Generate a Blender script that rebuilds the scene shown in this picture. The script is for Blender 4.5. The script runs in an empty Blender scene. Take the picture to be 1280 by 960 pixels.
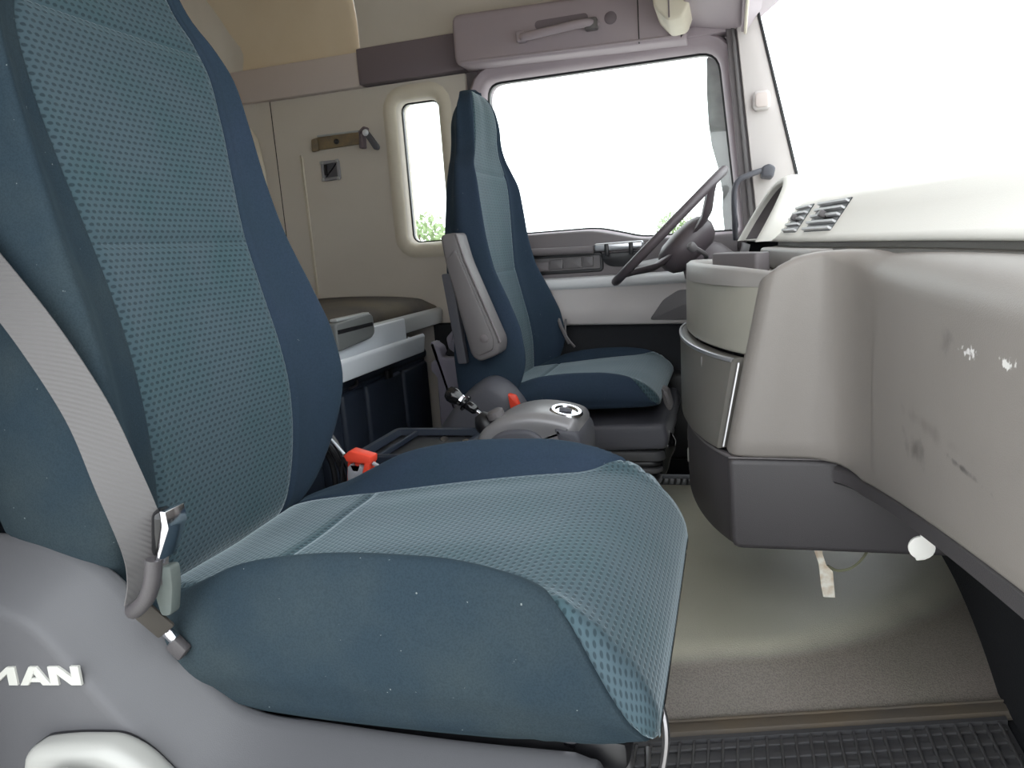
import bpy, bmesh, math, random
from mathutils import Vector, Matrix
random.seed(7)
scene = bpy.context.scene
col = scene.collection

# ------------------------------------------------------------------ camera
YAW, PITCH, ROLL, FPX = math.radians(17), math.radians(10.3), math.radians(4.2), 925.0
cam_d = bpy.data.cameras.new('camera')
cam_d.sensor_fit = 'HORIZONTAL'; cam_d.sensor_width = 36.0
cam_d.lens = 36.0 * FPX / 1280.0
cam_d.clip_start = 0.02; cam_d.clip_end = 500
cam = bpy.data.objects.new('camera', cam_d); col.objects.link(cam)
fw = Vector((-math.sin(YAW) * math.cos(PITCH), math.cos(YAW) * math.cos(PITCH), -math.sin(PITCH)))
rt = fw.cross(Vector((0, 0, 1))).normalized(); up = rt.cross(fw)
r2 = rt * math.cos(ROLL) - up * math.sin(ROLL); u2 = up * math.cos(ROLL) + rt * math.sin(ROLL)
cam.matrix_world = Matrix(((r2.x, u2.x, -fw.x, 0.0), (r2.y, u2.y, -fw.y, -0.45), (r2.z, u2.z, -fw.z, 0.82), (0, 0, 0, 1)))
scene.camera = cam

# ------------------------------------------------------------------ sky and exposure
world = bpy.data.worlds.new('overcast_sky'); scene.world = world; world.use_nodes = True
bg = world.node_tree.nodes['Background']
bg.inputs['Color'].default_value = (0.93, 0.97, 1.0, 1); bg.inputs['Strength'].default_value = 3.9
scene.view_settings.view_transform = 'Standard'; scene.view_settings.look = 'None'
scene.view_settings.exposure = 0.0; scene.view_settings.gamma = 1.0
scene.view_settings.use_curve_mapping = False

# ------------------------------------------------------------------ materials
def lin(c):
    c = c / 255.0
    return c / 12.92 if c <= 0.04045 else ((c + 0.055) / 1.055) ** 2.4
def rgb(r, g, b): return (lin(r), lin(g), lin(b), 1)
MAT = {}
def mat(name, c, rough=0.5, metal=0.0, var=None, bump=None, sheen=0.0, c2=None, spec=0.5, emit=None, grain=None, lint=None):
    """var=(scale, amount[, detail]) blotches towards c2 ; bump=(scale, strength)"""
    m = bpy.data.materials.new(name); m.use_nodes = True; MAT[name] = m
    nt = m.node_tree; b = nt.nodes['Principled BSDF']
    b.inputs['Base Color'].default_value = rgb(*c); b.inputs['Roughness'].default_value = rough
    b.inputs['Metallic'].default_value = metal; b.inputs['Specular IOR Level'].default_value = spec
    if sheen: b.inputs['Sheen Weight'].default_value = sheen; b.inputs['Sheen Roughness'].default_value = 0.4; b.inputs['Sheen Tint'].default_value = (0.45, 0.68, 0.80, 1)
    tc = nt.nodes.new('ShaderNodeTexCoord')
    if var:
        n = nt.nodes.new('ShaderNodeTexNoise'); n.inputs['Scale'].default_value = var[0]; n.inputs['Detail'].default_value = 6
        nt.links.new(tc.outputs['Object'], n.inputs['Vector'])
        r = nt.nodes.new('ShaderNodeMapRange'); r.inputs[1].default_value = 0.38; r.inputs[2].default_value = 0.68
        r.inputs[4].default_value = var[1]
        nt.links.new(n.outputs['Fac'], r.inputs[0])
        mx = nt.nodes.new('ShaderNodeMix'); mx.data_type = 'RGBA'
        mx.inputs[6].default_value = rgb(*c); mx.inputs[7].default_value = rgb(*(c2 or [v * 0.6 for v in c]))
        nt.links.new(r.outputs[0], mx.inputs[0]); nt.links.new(mx.outputs[2], b.inputs['Base Color'])
    def overlay(scale, lo, hi, colr, blend):
        g = nt.nodes.new('ShaderNodeTexNoise'); g.inputs['Scale'].default_value = scale; g.inputs['Detail'].default_value = 2
        nt.links.new(tc.outputs['Object'], g.inputs['Vector'])
        q = nt.nodes.new('ShaderNodeMapRange'); q.inputs[1].default_value = lo; q.inputs[2].default_value = hi; nt.links.new(g.outputs['Fac'], q.inputs[0])
        x = nt.nodes.new('ShaderNodeMix'); x.data_type = 'RGBA'; x.blend_type = blend; x.inputs[7].default_value = colr
        lk = b.inputs['Base Color'].links
        if lk: nt.links.new(lk[0].from_socket, x.inputs[6])
        else: x.inputs[6].default_value = rgb(*c)
        nt.links.new(q.outputs[0], x.inputs[0]); nt.links.new(x.outputs[2], b.inputs['Base Color'])
    if grain: overlay(grain[0], 0.42, 0.62, (grain[1], grain[1], grain[1], 1), 'MULTIPLY')
    if lint: overlay(lint[0], lint[1], lint[1] + 0.03, rgb(112, 120, 122), 'MIX')
    if bump:
        n2 = nt.nodes.new('ShaderNodeTexNoise'); n2.inputs['Scale'].default_value = bump[0]; n2.inputs['Detail'].default_value = 3
        nt.links.new(tc.outputs['Object'], n2.inputs['Vector'])
        bp = nt.nodes.new('ShaderNodeBump'); bp.inputs['Strength'].default_value = bump[1]; bp.inputs['Distance'].default_value = 0.002
        nt.links.new(n2.outputs['Fac'], bp.inputs['Height']); nt.links.new(bp.outputs[0], b.inputs['Normal'])
    if emit:
        b.inputs['Emission Color'].default_value = rgb(*emit[0]); b.inputs['Emission Strength'].default_value = emit[1]
    return m

def weave(name, c_hi, c_lo, cu, cv):
    """dimpled seat cloth: staggered oval dimples, cell size cu x cv metres, on the UV map (metres)"""
    m = bpy.data.materials.new(name); m.use_nodes = True; MAT[name] = m
    nt = m.node_tree; N = nt.nodes; L = nt.links; b = N['Principled BSDF']
    b.inputs['Roughness'].default_value = 0.9; b.inputs['Specular IOR Level'].default_value = 0.2
    b.inputs['Sheen Weight'].default_value = 0.6; b.inputs['Sheen Roughness'].default_value = 0.35; b.inputs['Sheen Tint'].default_value = (0.80, 0.93, 1.0, 1)
    uv = N.new('ShaderNodeUVMap'); uv.uv_map = 'UVMap'
    sp = N.new('ShaderNodeSeparateXYZ'); L.new(uv.outputs[0], sp.inputs[0])
    def M(op, a, bb=None, c=None):
        n = N.new('ShaderNodeMath'); n.operation = op
        for k, v in enumerate((a, bb, c)):
            if v is None: continue
            if isinstance(v, (int, float)): n.inputs[k].default_value = v
            else: L.new(v, n.inputs[k])
        return n.outputs[0]
    u = M('DIVIDE', sp.outputs[0], cu); v = M('DIVIDE', sp.outputs[1], cv)
    row = M('FLOOR', v); odd = M('FLOORED_MODULO', row, 2.0)
    u = M('MULTIPLY_ADD', odd, 0.5, u)
    du = M('DIVIDE', M('SUBTRACT', M('FRACT', u), 0.5), 0.34); dv = M('DIVIDE', M('SUBTRACT', M('FRACT', v), 0.5), 0.27)
    d = M('ADD', M('MULTIPLY', du, du), M('MULTIPLY', dv, dv))
    mr = N.new('ShaderNodeMapRange'); mr.interpolation_type = 'SMOOTHSTEP'
    mr.inputs[1].default_value = 0.45; mr.inputs[2].default_value = 1.5; L.new(d, mr.inputs[0])
    tc = N.new('ShaderNodeTexCoord'); nz = N.new('ShaderNodeTexNoise'); nz.inputs['Scale'].default_value = 9; nz.inputs['Detail'].default_value = 5
    L.new(tc.outputs['Object'], nz.inputs['Vector'])
    mx = N.new('ShaderNodeMix'); mx.data_type = 'RGBA'; mx.inputs[6].default_value = rgb(*c_lo); mx.inputs[7].default_value = rgb(*c_hi)
    L.new(mr.outputs[0], mx.inputs[0])
    mx2 = N.new('ShaderNodeMix'); mx2.data_type = 'RGBA'; mx2.blend_type = 'MULTIPLY'; mx2.inputs[7].default_value = (0.80, 0.95, 0.92, 1)
    mr2 = N.new('ShaderNodeMapRange'); mr2.inputs[1].default_value = 0.4; mr2.inputs[2].default_value = 0.65; L.new(nz.outputs['Fac'], mr2.inputs[0])
    L.new(mr2.outputs[0], mx2.inputs[0]); L.new(mx.outputs[2], mx2.inputs[6]); L.new(mx2.outputs[2], b.inputs['Base Color'])
    bp = N.new('ShaderNodeBump'); bp.inputs['Strength'].default_value = 0.35; bp.inputs['Distance'].default_value = 0.0012
    L.new(mr.outputs[0], bp.inputs['Height']); L.new(bp.outputs[0], b.inputs['Normal'])
    return m

def glass(name, tint=(0.97, 0.99, 0.98), gloss=0.04):
    m = bpy.data.materials.new(name); m.use_nodes = True; MAT[name] = m
    nt = m.node_tree; nt.nodes.clear()
    o = nt.nodes.new('ShaderNodeOutputMaterial'); t = nt.nodes.new('ShaderNodeBsdfTransparent'); t.inputs[0].default_value = (*tint, 1)
    g = nt.nodes.new('ShaderNodeBsdfGlossy'); g.inputs['Roughness'].default_value = 0.02
    mx = nt.nodes.new('ShaderNodeMixShader'); mx.inputs[0].default_value = gloss
    nt.links.new(t.outputs[0], mx.inputs[1]); nt.links.new(g.outputs[0], mx.inputs[2]); nt.links.new(mx.outputs[0], o.inputs[0])
    return m

weave('seat_weave', (66, 82, 90), (46, 59, 66), 0.0108, 0.0080)
mat('velour', (46, 58, 74), 0.9, sheen=0.06, var=(7, 0.55), c2=(41, 56, 66), bump=(700, 0.12), spec=0.12, grain=(300, 0.9), lint=(150, 0.76))
mat('velour_worn', (40, 53, 62), 0.9, sheen=0.06, var=(7, 0.9), c2=(52, 62, 66), bump=(600, 0.15), spec=0.12, grain=(500, 0.82), lint=(170, 0.76))
mat('seat_plastic', (86, 86, 89), 0.45, var=(3, 0.25), c2=(80, 80, 83), bump=(900, 0.10), spec=0.35)
mat('slate_plastic', (84, 84, 91), 0.55, bump=(900, 0.1))
mat('armrest_grey', (102, 98, 99), 0.5, bump=(800, 0.1))
mat('white_plastic', (158, 158, 154), 0.35)
mat('logo_white', (188, 188, 182), 0.4)
mat('dash_grey', (150, 146, 143), 0.46, var=(5, 0.35), c2=(138, 134, 130), bump=(650, 0.16), spec=0.45)
mat('dash_dark', (70, 67, 69), 0.5, bump=(650, 0.16), var=(4, 0.3), c2=(64, 62, 63))
mat('dash_olive', (156, 153, 143), 0.36, var=(14, 0.4), c2=(144, 142, 132), bump=(650, 0.1))
mat('dash_pad', (238, 236, 229), 0.62, bump=(600, 0.15))
mat('wall_beige', (214, 207, 198), 0.75, var=(3, 0.35), c2=(202, 193, 182), bump=(500, 0.08), spec=0.25)
mat('trim_cream', (222, 214, 198), 0.6, var=(5, 0.3), c2=(190, 180, 160))
mat('roof_fabric', (234, 218, 194), 0.9, var=(4, 0.5), c2=(220, 200, 170), bump=(700, 0.2), spec=0.1)
mat('band_grey', (206, 194, 190), 0.7, bump=(500, 0.08))
mat('band_dark', (122, 111, 118), 0.7, bump=(500, 0.1))
mat('overhead_grey', (166, 154, 161), 0.65, bump=(500, 0.1))
mat('door_dark', (110, 104, 106), 0.55, bump=(700, 0.12))
mat('door_grey', (206, 199, 197), 0.55, bump=(700, 0.1))
mat('door_ledge', (200, 200, 202), 0.4)
mat('alu', (205, 206, 210), 0.3, metal=0.8)
mat('chrome', (215, 215, 220), 0.14, metal=1.0)
mat('steel', (150, 148, 150), 0.35, metal=0.9)
mat('black_plastic', (30, 30, 33), 0.4)
mat('gloss_black', (24, 24, 26), 0.15)
mat('black_carpet', (50, 51, 54), 0.95, bump=(300, 0.5), spec=0.1)
mat('rubber', (84, 84, 87), 0.55, var=(6, 0.5), c2=(86, 84, 82), spec=0.35)
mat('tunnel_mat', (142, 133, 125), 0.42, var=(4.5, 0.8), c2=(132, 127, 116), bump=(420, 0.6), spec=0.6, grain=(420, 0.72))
mat('stalk_grey', (84, 92, 90), 0.6, var=(40, 0.5), c2=(104, 110, 106))
mat('drawer_grey', (108, 105, 100), 0.38, var=(14, 0.4), c2=(104, 102, 94), bump=(650, 0.1))
mat('ledge_dark', (84, 81, 76), 0.5, bump=(650, 0.2))
mat('lip_brown', (112, 105, 97), 0.6, var=(9, 0.7), c2=(126, 112, 92))
mat('wheel_rubber', (84, 76, 80), 0.45, bump=(500, 0.1))
mat('webbing', (92, 90, 90), 0.55, spec=0.4)
mat('webbing_dark', (56, 52, 47), 0.8)
mat('mattress', (66, 60, 56), 0.85, var=(5, 0.8), c2=(96, 86, 70), bump=(300, 0.3))
mat('bunk_grey', (176, 178, 178), 0.45)
mat('tray_white', (222, 226, 232), 0.4)
mat('block_grey', (116, 118, 118), 0.4)
mat('navy_plastic', (42, 50, 64), 0.5, bump=(500, 0.12))
mat('red_plastic', (232, 74, 52), 0.4)
mat('grey_plastic', (150, 150, 156), 0.45)
mat('bracket_grey', (138, 134, 148), 0.55)
mat('console_silver', (142, 140, 142), 0.38, metal=0.25)
mat('paper', (240, 236, 224), 0.8, var=(60, 0.8), c2=(190, 160, 120))
mat('paper_white', (246, 244, 238), 0.7)
mat('wire_green', (128, 128, 104), 0.5)
mat('brass_worn', (140, 122, 92), 0.5, var=(30, 0.7), c2=(104, 94, 86))
mat('scuff', (150, 147, 146), 0.6, var=(140, 0.7), c2=(200, 198, 196))
mat('concrete', (206, 204, 198), 0.9, var=(0.6, 0.4), c2=(188, 186, 178), bump=(8, 0.2))
mat('leaf', (142, 160, 118), 0.7, var=(1.2, 0.7), c2=(112, 136, 88))
mat('bark', (96, 82, 66), 0.9, bump=(20, 0.6))
mat('deflector_smoke', (150, 150, 150), 0.35, var=(12, 0.6), c2=(200, 200, 200))
glass('pane_glass'); glass('windscreen_glass', (0.95, 0.985, 0.97), 0.05)

# window light painted as a paler tone on the flat top of the tunnel covering
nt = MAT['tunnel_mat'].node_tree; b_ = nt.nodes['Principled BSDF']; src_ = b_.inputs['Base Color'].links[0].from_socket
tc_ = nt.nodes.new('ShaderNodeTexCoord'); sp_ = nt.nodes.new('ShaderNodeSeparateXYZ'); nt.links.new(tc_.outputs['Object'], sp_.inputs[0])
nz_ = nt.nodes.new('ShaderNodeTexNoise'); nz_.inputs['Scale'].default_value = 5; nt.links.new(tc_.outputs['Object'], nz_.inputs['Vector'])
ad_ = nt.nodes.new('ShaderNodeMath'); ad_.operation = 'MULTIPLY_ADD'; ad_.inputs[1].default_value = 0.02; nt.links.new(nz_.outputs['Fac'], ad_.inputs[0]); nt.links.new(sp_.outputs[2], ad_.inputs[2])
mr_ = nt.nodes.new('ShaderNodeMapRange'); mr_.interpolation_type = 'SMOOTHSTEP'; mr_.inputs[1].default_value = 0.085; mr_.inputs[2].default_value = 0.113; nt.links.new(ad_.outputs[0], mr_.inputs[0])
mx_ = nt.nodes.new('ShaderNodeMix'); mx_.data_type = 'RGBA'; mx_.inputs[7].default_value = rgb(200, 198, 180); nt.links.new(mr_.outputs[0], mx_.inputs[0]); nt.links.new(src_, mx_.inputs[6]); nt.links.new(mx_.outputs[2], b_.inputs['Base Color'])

# webbing: fine diagonal ribs on the UV map
def ribbed(m, scale, strength):
    nt = m.node_tree; b = nt.nodes['Principled BSDF']
    uv = nt.nodes.new('ShaderNodeUVMap'); uv.uv_map = 'UVMap'
    w = nt.nodes.new('ShaderNodeTexWave'); w.inputs['Scale'].default_value = scale; w.bands_direction = 'DIAGONAL'
    nt.links.new(uv.outputs[0], w.inputs['Vector'])
    bp = nt.nodes.new('ShaderNodeBump'); bp.inputs['Strength'].default_value = strength; bp.inputs['Distance'].default_value = 0.001
    nt.links.new(w.outputs['Fac'], bp.inputs['Height']); nt.links.new(bp.outputs[0], b.inputs['Normal'])
ribbed(MAT['webbing'], 90, 0.6)

# ------------------------------------------------------------------ mesh helpers (all in world metres)
ORG = {}
def empty(name, loc, label=None, cat=None, group=None, kind=None):
    o = bpy.data.objects.new(name, None); col.objects.link(o); o.location = loc
    o.empty_display_size = 0.05; ORG[o] = Vector(loc); tag(o, label, cat, group, kind); return o
def tag(o, label=None, cat=None, group=None, kind=None):
    if label: o['label'] = label
    if cat: o['category'] = cat
    if group: o['group'] = group
    if kind: o['kind'] = kind
    return o
def obj(name, vf, m, parent=None, smooth=True, sharp=38, uv=None, label=None, cat=None, group=None, kind=None, org=None):
    V, Fc = vf
    if parent is not None: o0 = ORG[parent]
    elif org is not None: o0 = Vector(org)
    else:
        lo = [min(v[k] for v in V) for k in range(3)]; hi = [max(v[k] for v in V) for k in range(3)]
        o0 = Vector(((lo[0] + hi[0]) / 2, (lo[1] + hi[1]) / 2, lo[2]))
    me = bpy.data.meshes.new(name)
    me.from_pydata([tuple(Vector(v) - o0) for v in V], [], [list(f) for f in Fc])
    me.validate(); me.update()
    bm = bmesh.new(); bm.from_mesh(me); bmesh.ops.recalc_face_normals(bm, faces=bm.faces); bm.to_mesh(me); bm.free()
    if uv is not None:
        ul = me.uv_layers.new(name='UVMap')
        for lp in me.loops: ul.data[lp.index].uv = uv[lp.vertex_index]
    if smooth:
        me.polygons.foreach_set('use_smooth', [True] * len(me.polygons))
        if sharp: me.set_sharp_from_angle(angle=math.radians(sharp))
    me.materials.append(MAT[m])
    o = bpy.data.objects.new(name, me); col.objects.link(o)
    if parent is not None: o.parent = parent
    else: o.location = o0
    ORG[o] = o0
    tag(o, label, cat, group, kind)
    return o
def join(*vfs):
    V, Fc = [], []
    for v, f in vfs:
        k = len(V); V += list(v); Fc += [[i + k for i in ff] for ff in f]
    return V, Fc
def xf(vf, M): return [tuple(M @ Vector(v)) for v in vf[0]], vf[1]

def rbox(c, s, r=0.005, seg=2, rot=None):
    bm = bmesh.new(); bmesh.ops.create_cube(bm, size=1.0)
    for v in bm.verts: v.co = Vector((v.co.x * s[0], v.co.y * s[1], v.co.z * s[2]))
    if r > 0: bmesh.ops.bevel(bm, geom=list(bm.edges), offset=min(r, min(s) * 0.49), segments=seg, affect='EDGES', profile=0.5)
    M = Matrix.Translation(c)
    if rot: M = M @ (Matrix.Rotation(rot[2], 4, 'Z') @ Matrix.Rotation(rot[1], 4, 'Y') @ Matrix.Rotation(rot[0], 4, 'X'))
    V = [tuple(M @ v.co) for v in bm.verts]; bm.verts.index_update()
    Fc = [[v.index for v in f.verts] for f in bm.faces]; bm.free()
    return V, Fc
def box2(lo, hi, r=0.004, seg=2): return rbox([(a + b) / 2 for a, b in zip(lo, hi)], [abs(b - a) for a, b in zip(lo, hi)], r, seg)

def cr(P, n=6, closed=False):
    """Catmull-Rom samples through P; n per segment (int or list)"""
    P = [Vector(p) for p in P]; m = len(P); segs = m if closed else m - 1; out = []
    for i in range(segs):
        if closed: a, b, c, d = P[(i - 1) % m], P[i], P[(i + 1) % m], P[(i + 2) % m]
        else: a, b, c, d = P[max(i - 1, 0)], P[i], P[i + 1], P[min(i + 2, m - 1)]
        k = n[i] if isinstance(n, (list, tuple)) else n
        for j in range(k):
            t = j / k
            out.append(0.5 * ((2 * b) + (c - a) * t + (2 * a - 5 * b + 4 * c - d) * t * t + (3 * b - a - 3 * c + d) * t ** 3))
    if not closed: out.append(P[-1].copy())
    return out
def interp(T, x):
    """smooth table lookup; T rows (x, a, b, ...)"""
    P = T
    if x <= P[0][0]: return P[0][1:]
    if x >= P[-1][0]: return P[-1][1:]
    for i in range(len(P) - 1):
        if P[i][0] <= x <= P[i + 1][0]:
            p0, p1, p2, p3 = P[max(i - 1, 0)], P[i], P[i + 1], P[min(i + 2, len(P) - 1)]
            h = p2[0] - p1[0]; t = (x - p1[0]) / h; r = []
            for k in range(1, len(p1)):
                m1 = (p2[k] - p0[k]) / max(p2[0] - p0[0], 1e-9) * h; m2 = (p3[k] - p1[k]) / max(p3[0] - p1[0], 1e-9) * h
                if (p1[k] - p0[k]) * (p2[k] - p1[k]) <= 0: m1 = 0
                if (p2[k] - p1[k]) * (p3[k] - p2[k]) <= 0: m2 = 0
                t2, t3 = t * t, t ** 3
                r.append((2 * t3 - 3 * t2 + 1) * p1[k] + (t3 - 2 * t2 + t) * m1 + (-2 * t3 + 3 * t2) * p2[k] + (t3 - t2) * m2)
            return r
def grid(G, closed=False, caps=False):
    n, m = len(G), len(G[0]); V = [tuple(p) for r in G for p in r]; Fc = []
    for i in range(n - 1):
        for j in range(m if closed else m - 1):
            Fc.append([i * m + j, i * m + (j + 1) % m, (i + 1) * m + (j + 1) % m, (i + 1) * m + j])
    if caps:
        Fc.append(list(range(m))); Fc.append([(n - 1) * m + j for j in range(m)])
    return V, Fc
def tube(path, r, seg=10, caps=True):
    P = [Vector(p) for p in path]; R = r if isinstance(r, (list, tuple)) else [r] * len(P); G = []
    t0 = (P[1] - P[0]).normalized(); a = Vector((0, 0, 1)) if abs(t0.z) < 0.9 else Vector((1, 0, 0))
    n = (a - t0 * a.dot(t0)).normalized()
    for i, p in enumerate(P):
        t = (P[min(i + 1, len(P) - 1)] - P[max(i - 1, 0)]).normalized()
        n = (n - t * n.dot(t)).normalized(); b = t.cross(n)
        G.append([p + (n * math.cos(2 * math.pi * k / seg) + b * math.sin(2 * math.pi * k / seg)) * R[i] for k in range(seg)])
    return grid(G, True, caps)
def ctube(path, r, seg=10, n=6): return tube(cr(path, n), r, seg)
def ribbon(path, wdirs, w, th=0.0018, n=6):
    P = cr(path, n); D = cr(wdirs, n); G = []; UV = []; s = 0
    for i, p in enumerate(P):
        if i: s += (p - P[i - 1]).length
        d = D[i].normalized() * w / 2; t = (P[min(i + 1, len(P) - 1)] - P[max(i - 1, 0)]).normalized()
        nn = d.cross(t).normalized() * th / 2
        G.append([p - d + nn, p + d + nn, p + d - nn, p - d - nn]); UV += [(0, s), (w, s), (w, s), (0, s)]
    V, Fc = grid(G, True, True); return (V, Fc), UV
def lathe(prof, c, axis=(0, 0, 1), seg=24):
    """prof: (radius, height) pairs along axis"""
    ax = Vector(axis).normalized(); a = Vector((1, 0, 0)) if abs(ax.x) < 0.9 else Vector((0, 1, 0))
    u = (a - ax * a.dot(ax)).normalized(); v = ax.cross(u); c = Vector(c)
    G = [[c + ax * h + (u * math.cos(2 * math.pi * k / seg) + v * math.sin(2 * math.pi * k / seg)) * max(r, 1e-4) for k in range(seg)] for r, h in prof]
    return grid(G, True, True)
def offs(O, d):
    """inward offset of a 2-D outline (any orientation)"""
    n = len(O); A = sum(O[i][0] * O[(i + 1) % n][1] - O[(i + 1) % n][0] * O[i][1] for i in range(n)); s = 1 if A > 0 else -1
    R = []
    for i in range(n):
        p, q, r = Vector(O[i - 1]), Vector(O[i]), Vector(O[(i + 1) % n])
        e1 = (q - p).normalized() if (q - p).length > 1e-9 else Vector((1, 0)); e2 = (r - q).normalized() if (r - q).length > 1e-9 else e1
        n1 = Vector((-e1.y, e1.x)) * s; n2 = Vector((-e2.y, e2.x)) * s; b = n1 + n2
        if b.length < 1e-6: b = n1
        b.normalize(); k = max(b.dot(n1), 0.45)
        R.append(tuple(q + b * (d / k)))
    return R
def lift(O, ax, h):
    if ax == 'X': return [(h, a, b) for a, b in O]
    if ax == 'Y': return [(a, h, b) for a, b in O]
    return [(a, b, h) for a, b in O]
def prism(O, ax, a, b, r=0.003, seg=3):
    """outline O extruded along axis ax from a to b, all rims rounded by r"""
    s = 1 if b > a else -1; G = []
    if r > 0:
        for k in range(seg + 1):
            t = math.pi / 2 * k / seg; G.append(lift(offs(O, r * (1 - math.sin(t))), ax, a + s * r * (1 - math.cos(t))))
        for k in range(seg + 1):
            t = math.pi / 2 * k / seg; G.append(lift(offs(O, r * (1 - math.cos(t))), ax, b - s * r * (1 - math.sin(t))))
    else: G = [lift(O, ax, a), lift(O, ax, b)]
    return grid(G, True, True)
def rrect(x0, x1, y0, y1, r, n=5):
    O = []
    for cx, cy, a0 in ((x1 - r, y1 - r, 0), (x0 + r, y1 - r, 90), (x0 + r, y0 + r, 180), (x1 - r, y0 + r, 270)):
        for k in range(n + 1):
            a = math.radians(a0 + 90 * k / n); O.append((cx + r * math.cos(a), cy + r * math.sin(a)))
    return O
def rpoly(P, r, n=4):
    """polygon with rounded corners"""
    O = []; m = len(P)
    rs = r if isinstance(r, (list, tuple)) else [r] * m
    for i in range(m):
        p, q, s = Vector(P[i - 1]), Vector(P[i]), Vector(P[(i + 1) % m])
        a = (p - q); b = (s - q); k = min(rs[i], a.length * 0.45, b.length * 0.45)
        A = q + a.normalized() * k; B = q + b.normalized() * k
        for j in range(n + 1):
            t = j / n; O.append(tuple(A * (1 - t) ** 2 + q * 2 * t * (1 - t) + B * t * t))
    return O
def outer_match(I, x0, x1, y0, y1):
    """points on a rectangle matched to a rounded-rect ring made by rrect (same count)"""
    n = len(I) // 4; C = [(x1, y1), (x0, y1), (x0, y0), (x1, y0)]; O = []
    for q in range(4):
        for k in range(n):
            t = k / (n - 1)
            px, py = I[q * n + k]; cx, cy = C[q]
            if q in (0, 2): a, b = (cx, py), (px, cy)
            else: a, b = (px, cy), (cx, py)
            # first half slides to the corner along one side, second half leaves it along the other
            if t < 0.5: w = t * 2; O.append((a[0] * (1 - w) + cx * w, a[1] * (1 - w) + cy * w))
            elif t == 0.5: O.append((cx, cy))
            else: w = (t - 0.5) * 2; O.append((cx * (1 - w) + b[0] * w, cy * (1 - w) + b[1] * w))
    return O

# ================================================================== SETTING
YD = 2.11                                   # inner plane of the driver's side
S = dict(kind='structure')
obj('floor', box2((-1.88, -0.02, -0.06), (0.47, 2.2, 0.0), 0.0), 'black_carpet', smooth=False,
    label='dark carpeted cab floor under both seats', **S)
# raised engine tunnel cover
def yfoot(x): return 0.737 + 0.29 * x if x > -0.4 else 0.737 - 0.116
def yridge(x): return yfoot(x) + 0.11 + 2.2 * max(0.0, x - 0.02) ** 2
xs = [-1.0 + 1.43 * k / 60 for k in range(61)]
G = []
for x in xs:
    row = []
    f, r = yfoot(x), min(yridge(x), 1.5)
    for k in range(17):
        t = k / 16; row.append((x, f + (r - f) * t, 0.1 * (1 - (1 - t) ** 2.4)))
    for k in range(1, 13):
        row.append((x, r + (1.69 - r) * k / 12, 0.1))
    row.append((x, 1.70, 0.092)); row.append((x, 1.705, 0.0))
    G.append(row)
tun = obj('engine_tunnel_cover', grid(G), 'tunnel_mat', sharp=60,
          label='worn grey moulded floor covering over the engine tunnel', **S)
lipp = [(x, yfoot(x) - 0.012, 0.008) for x in xs]
Gl = []
for x in xs:
    f = yfoot(x)
    Gl.append([(x, f + 0.006, 0.006), (x, f, 0.012), (x, f - 0.008, 0.010), (x, f - 0.018, 0.013), (x, f - 0.034, 0.012), (x, f - 0.042, 0.004), (x, f - 0.042, 0.0005)])
obj('edge_lip', grid(Gl), 'lip_brown', tun, label='brownish raised lip along the tunnel foot')
obj('bead', tube([(x, yfoot(x) - 0.007, 0.013) for x in xs], 0.0022, 6), 'lip_brown', tun)

# bulkhead in front of the feet
obj('wall_front', box2((0.425, -0.02, 0.0), (0.46, 2.15, 0.60), 0.01), 'black_carpet', label='black carpeted bulkhead below the dashboard', **S)

# driver's side wall with the narrow rear window
I = rrect(-1.135, -0.985, 0.868, 1.362, 0.03, 4)
rings = []
for e, y in ((0.0, 2.185), (0.0, 2.135), (-0.006, 2.114), (-0.014, 2.106), (-0.026, 2.102), (-0.036, 2.1012), (-0.046, 2.105), (-0.054, 2.1095)):
    rings.append(lift(offs(I, e), 'Y', y))
Ob = outer_match(offs(I, -0.056), -1.647, -0.872, 0.05, 1.427)
rings += [lift(offs(I, -0.058), 'Y', YD), lift(Ob, 'Y', YD), lift(Ob, 'Y', 2.185)]
wl = obj('wall_left', grid(rings[3:][::1] if False else rings, True), 'wall_beige', sharp=50, label='beige moulded side wall behind the driver door with narrow window opening', **S)
obj('window_surround', grid([lift(offs(I, e), 'Y', y) for e, y in ((-0.002, 2.132), (-0.007, 2.112), (-0.015, 2.1045), (-0.026, 2.1005), (-0.036, 2.0998), (-0.047, 2.103), (-0.055, 2.108))], True), 'trim_cream', wl, label='cream raised moulding around the narrow window')
obj('wall_ridge', prism(rpoly([(-1.536, 0.70), (-1.547, 0.70), (-1.548, 1.21), (-1.543, 1.225), (-1.537, 1.21)], 0.002, 2), 'Y', 2.112, 2.105, 0.002, 2), 'trim_cream', wl)
obj('seam_backing', box2((-1.78, 2.116, 0.3), (-1.6485, 2.124, 1.44), 0), 'black_plastic', wl, smooth=False)
obj('wall_button', prism(rrect(-0.965, -0.935, 1.21, 1.30, 0.006, 4), 'Y', 2.112, 2.106, 0.002, 2), 'trim_cream', wl)
obj('wall_slot', prism(rrect(-0.955, -0.93, 0.80, 0.84, 0.004, 4), 'Y', 2.112, 2.104, 0.002, 2), 'band_grey', wl)
w1 = obj('window_1', prism(offs(I, -0.012), 'Y', 2.150, 2.156, 0.001, 1), 'pane_glass', label='narrow upright rear side window with rounded corners', **S)
obj('gasket', grid([lift(offs(I, e), 'Y', y) for e, y in ((-0.002, 2.160), (0.005, 2.158), (0.005, 2.146), (-0.002, 2.142))], True), 'gloss_black', w1)

obj('trim_7', box2((-0.93, 2.13, 0.05), (-0.80, 2.19, 1.45), 0.01), 'door_dark', label='dark door pillar behind the driver seat', **S)
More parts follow.
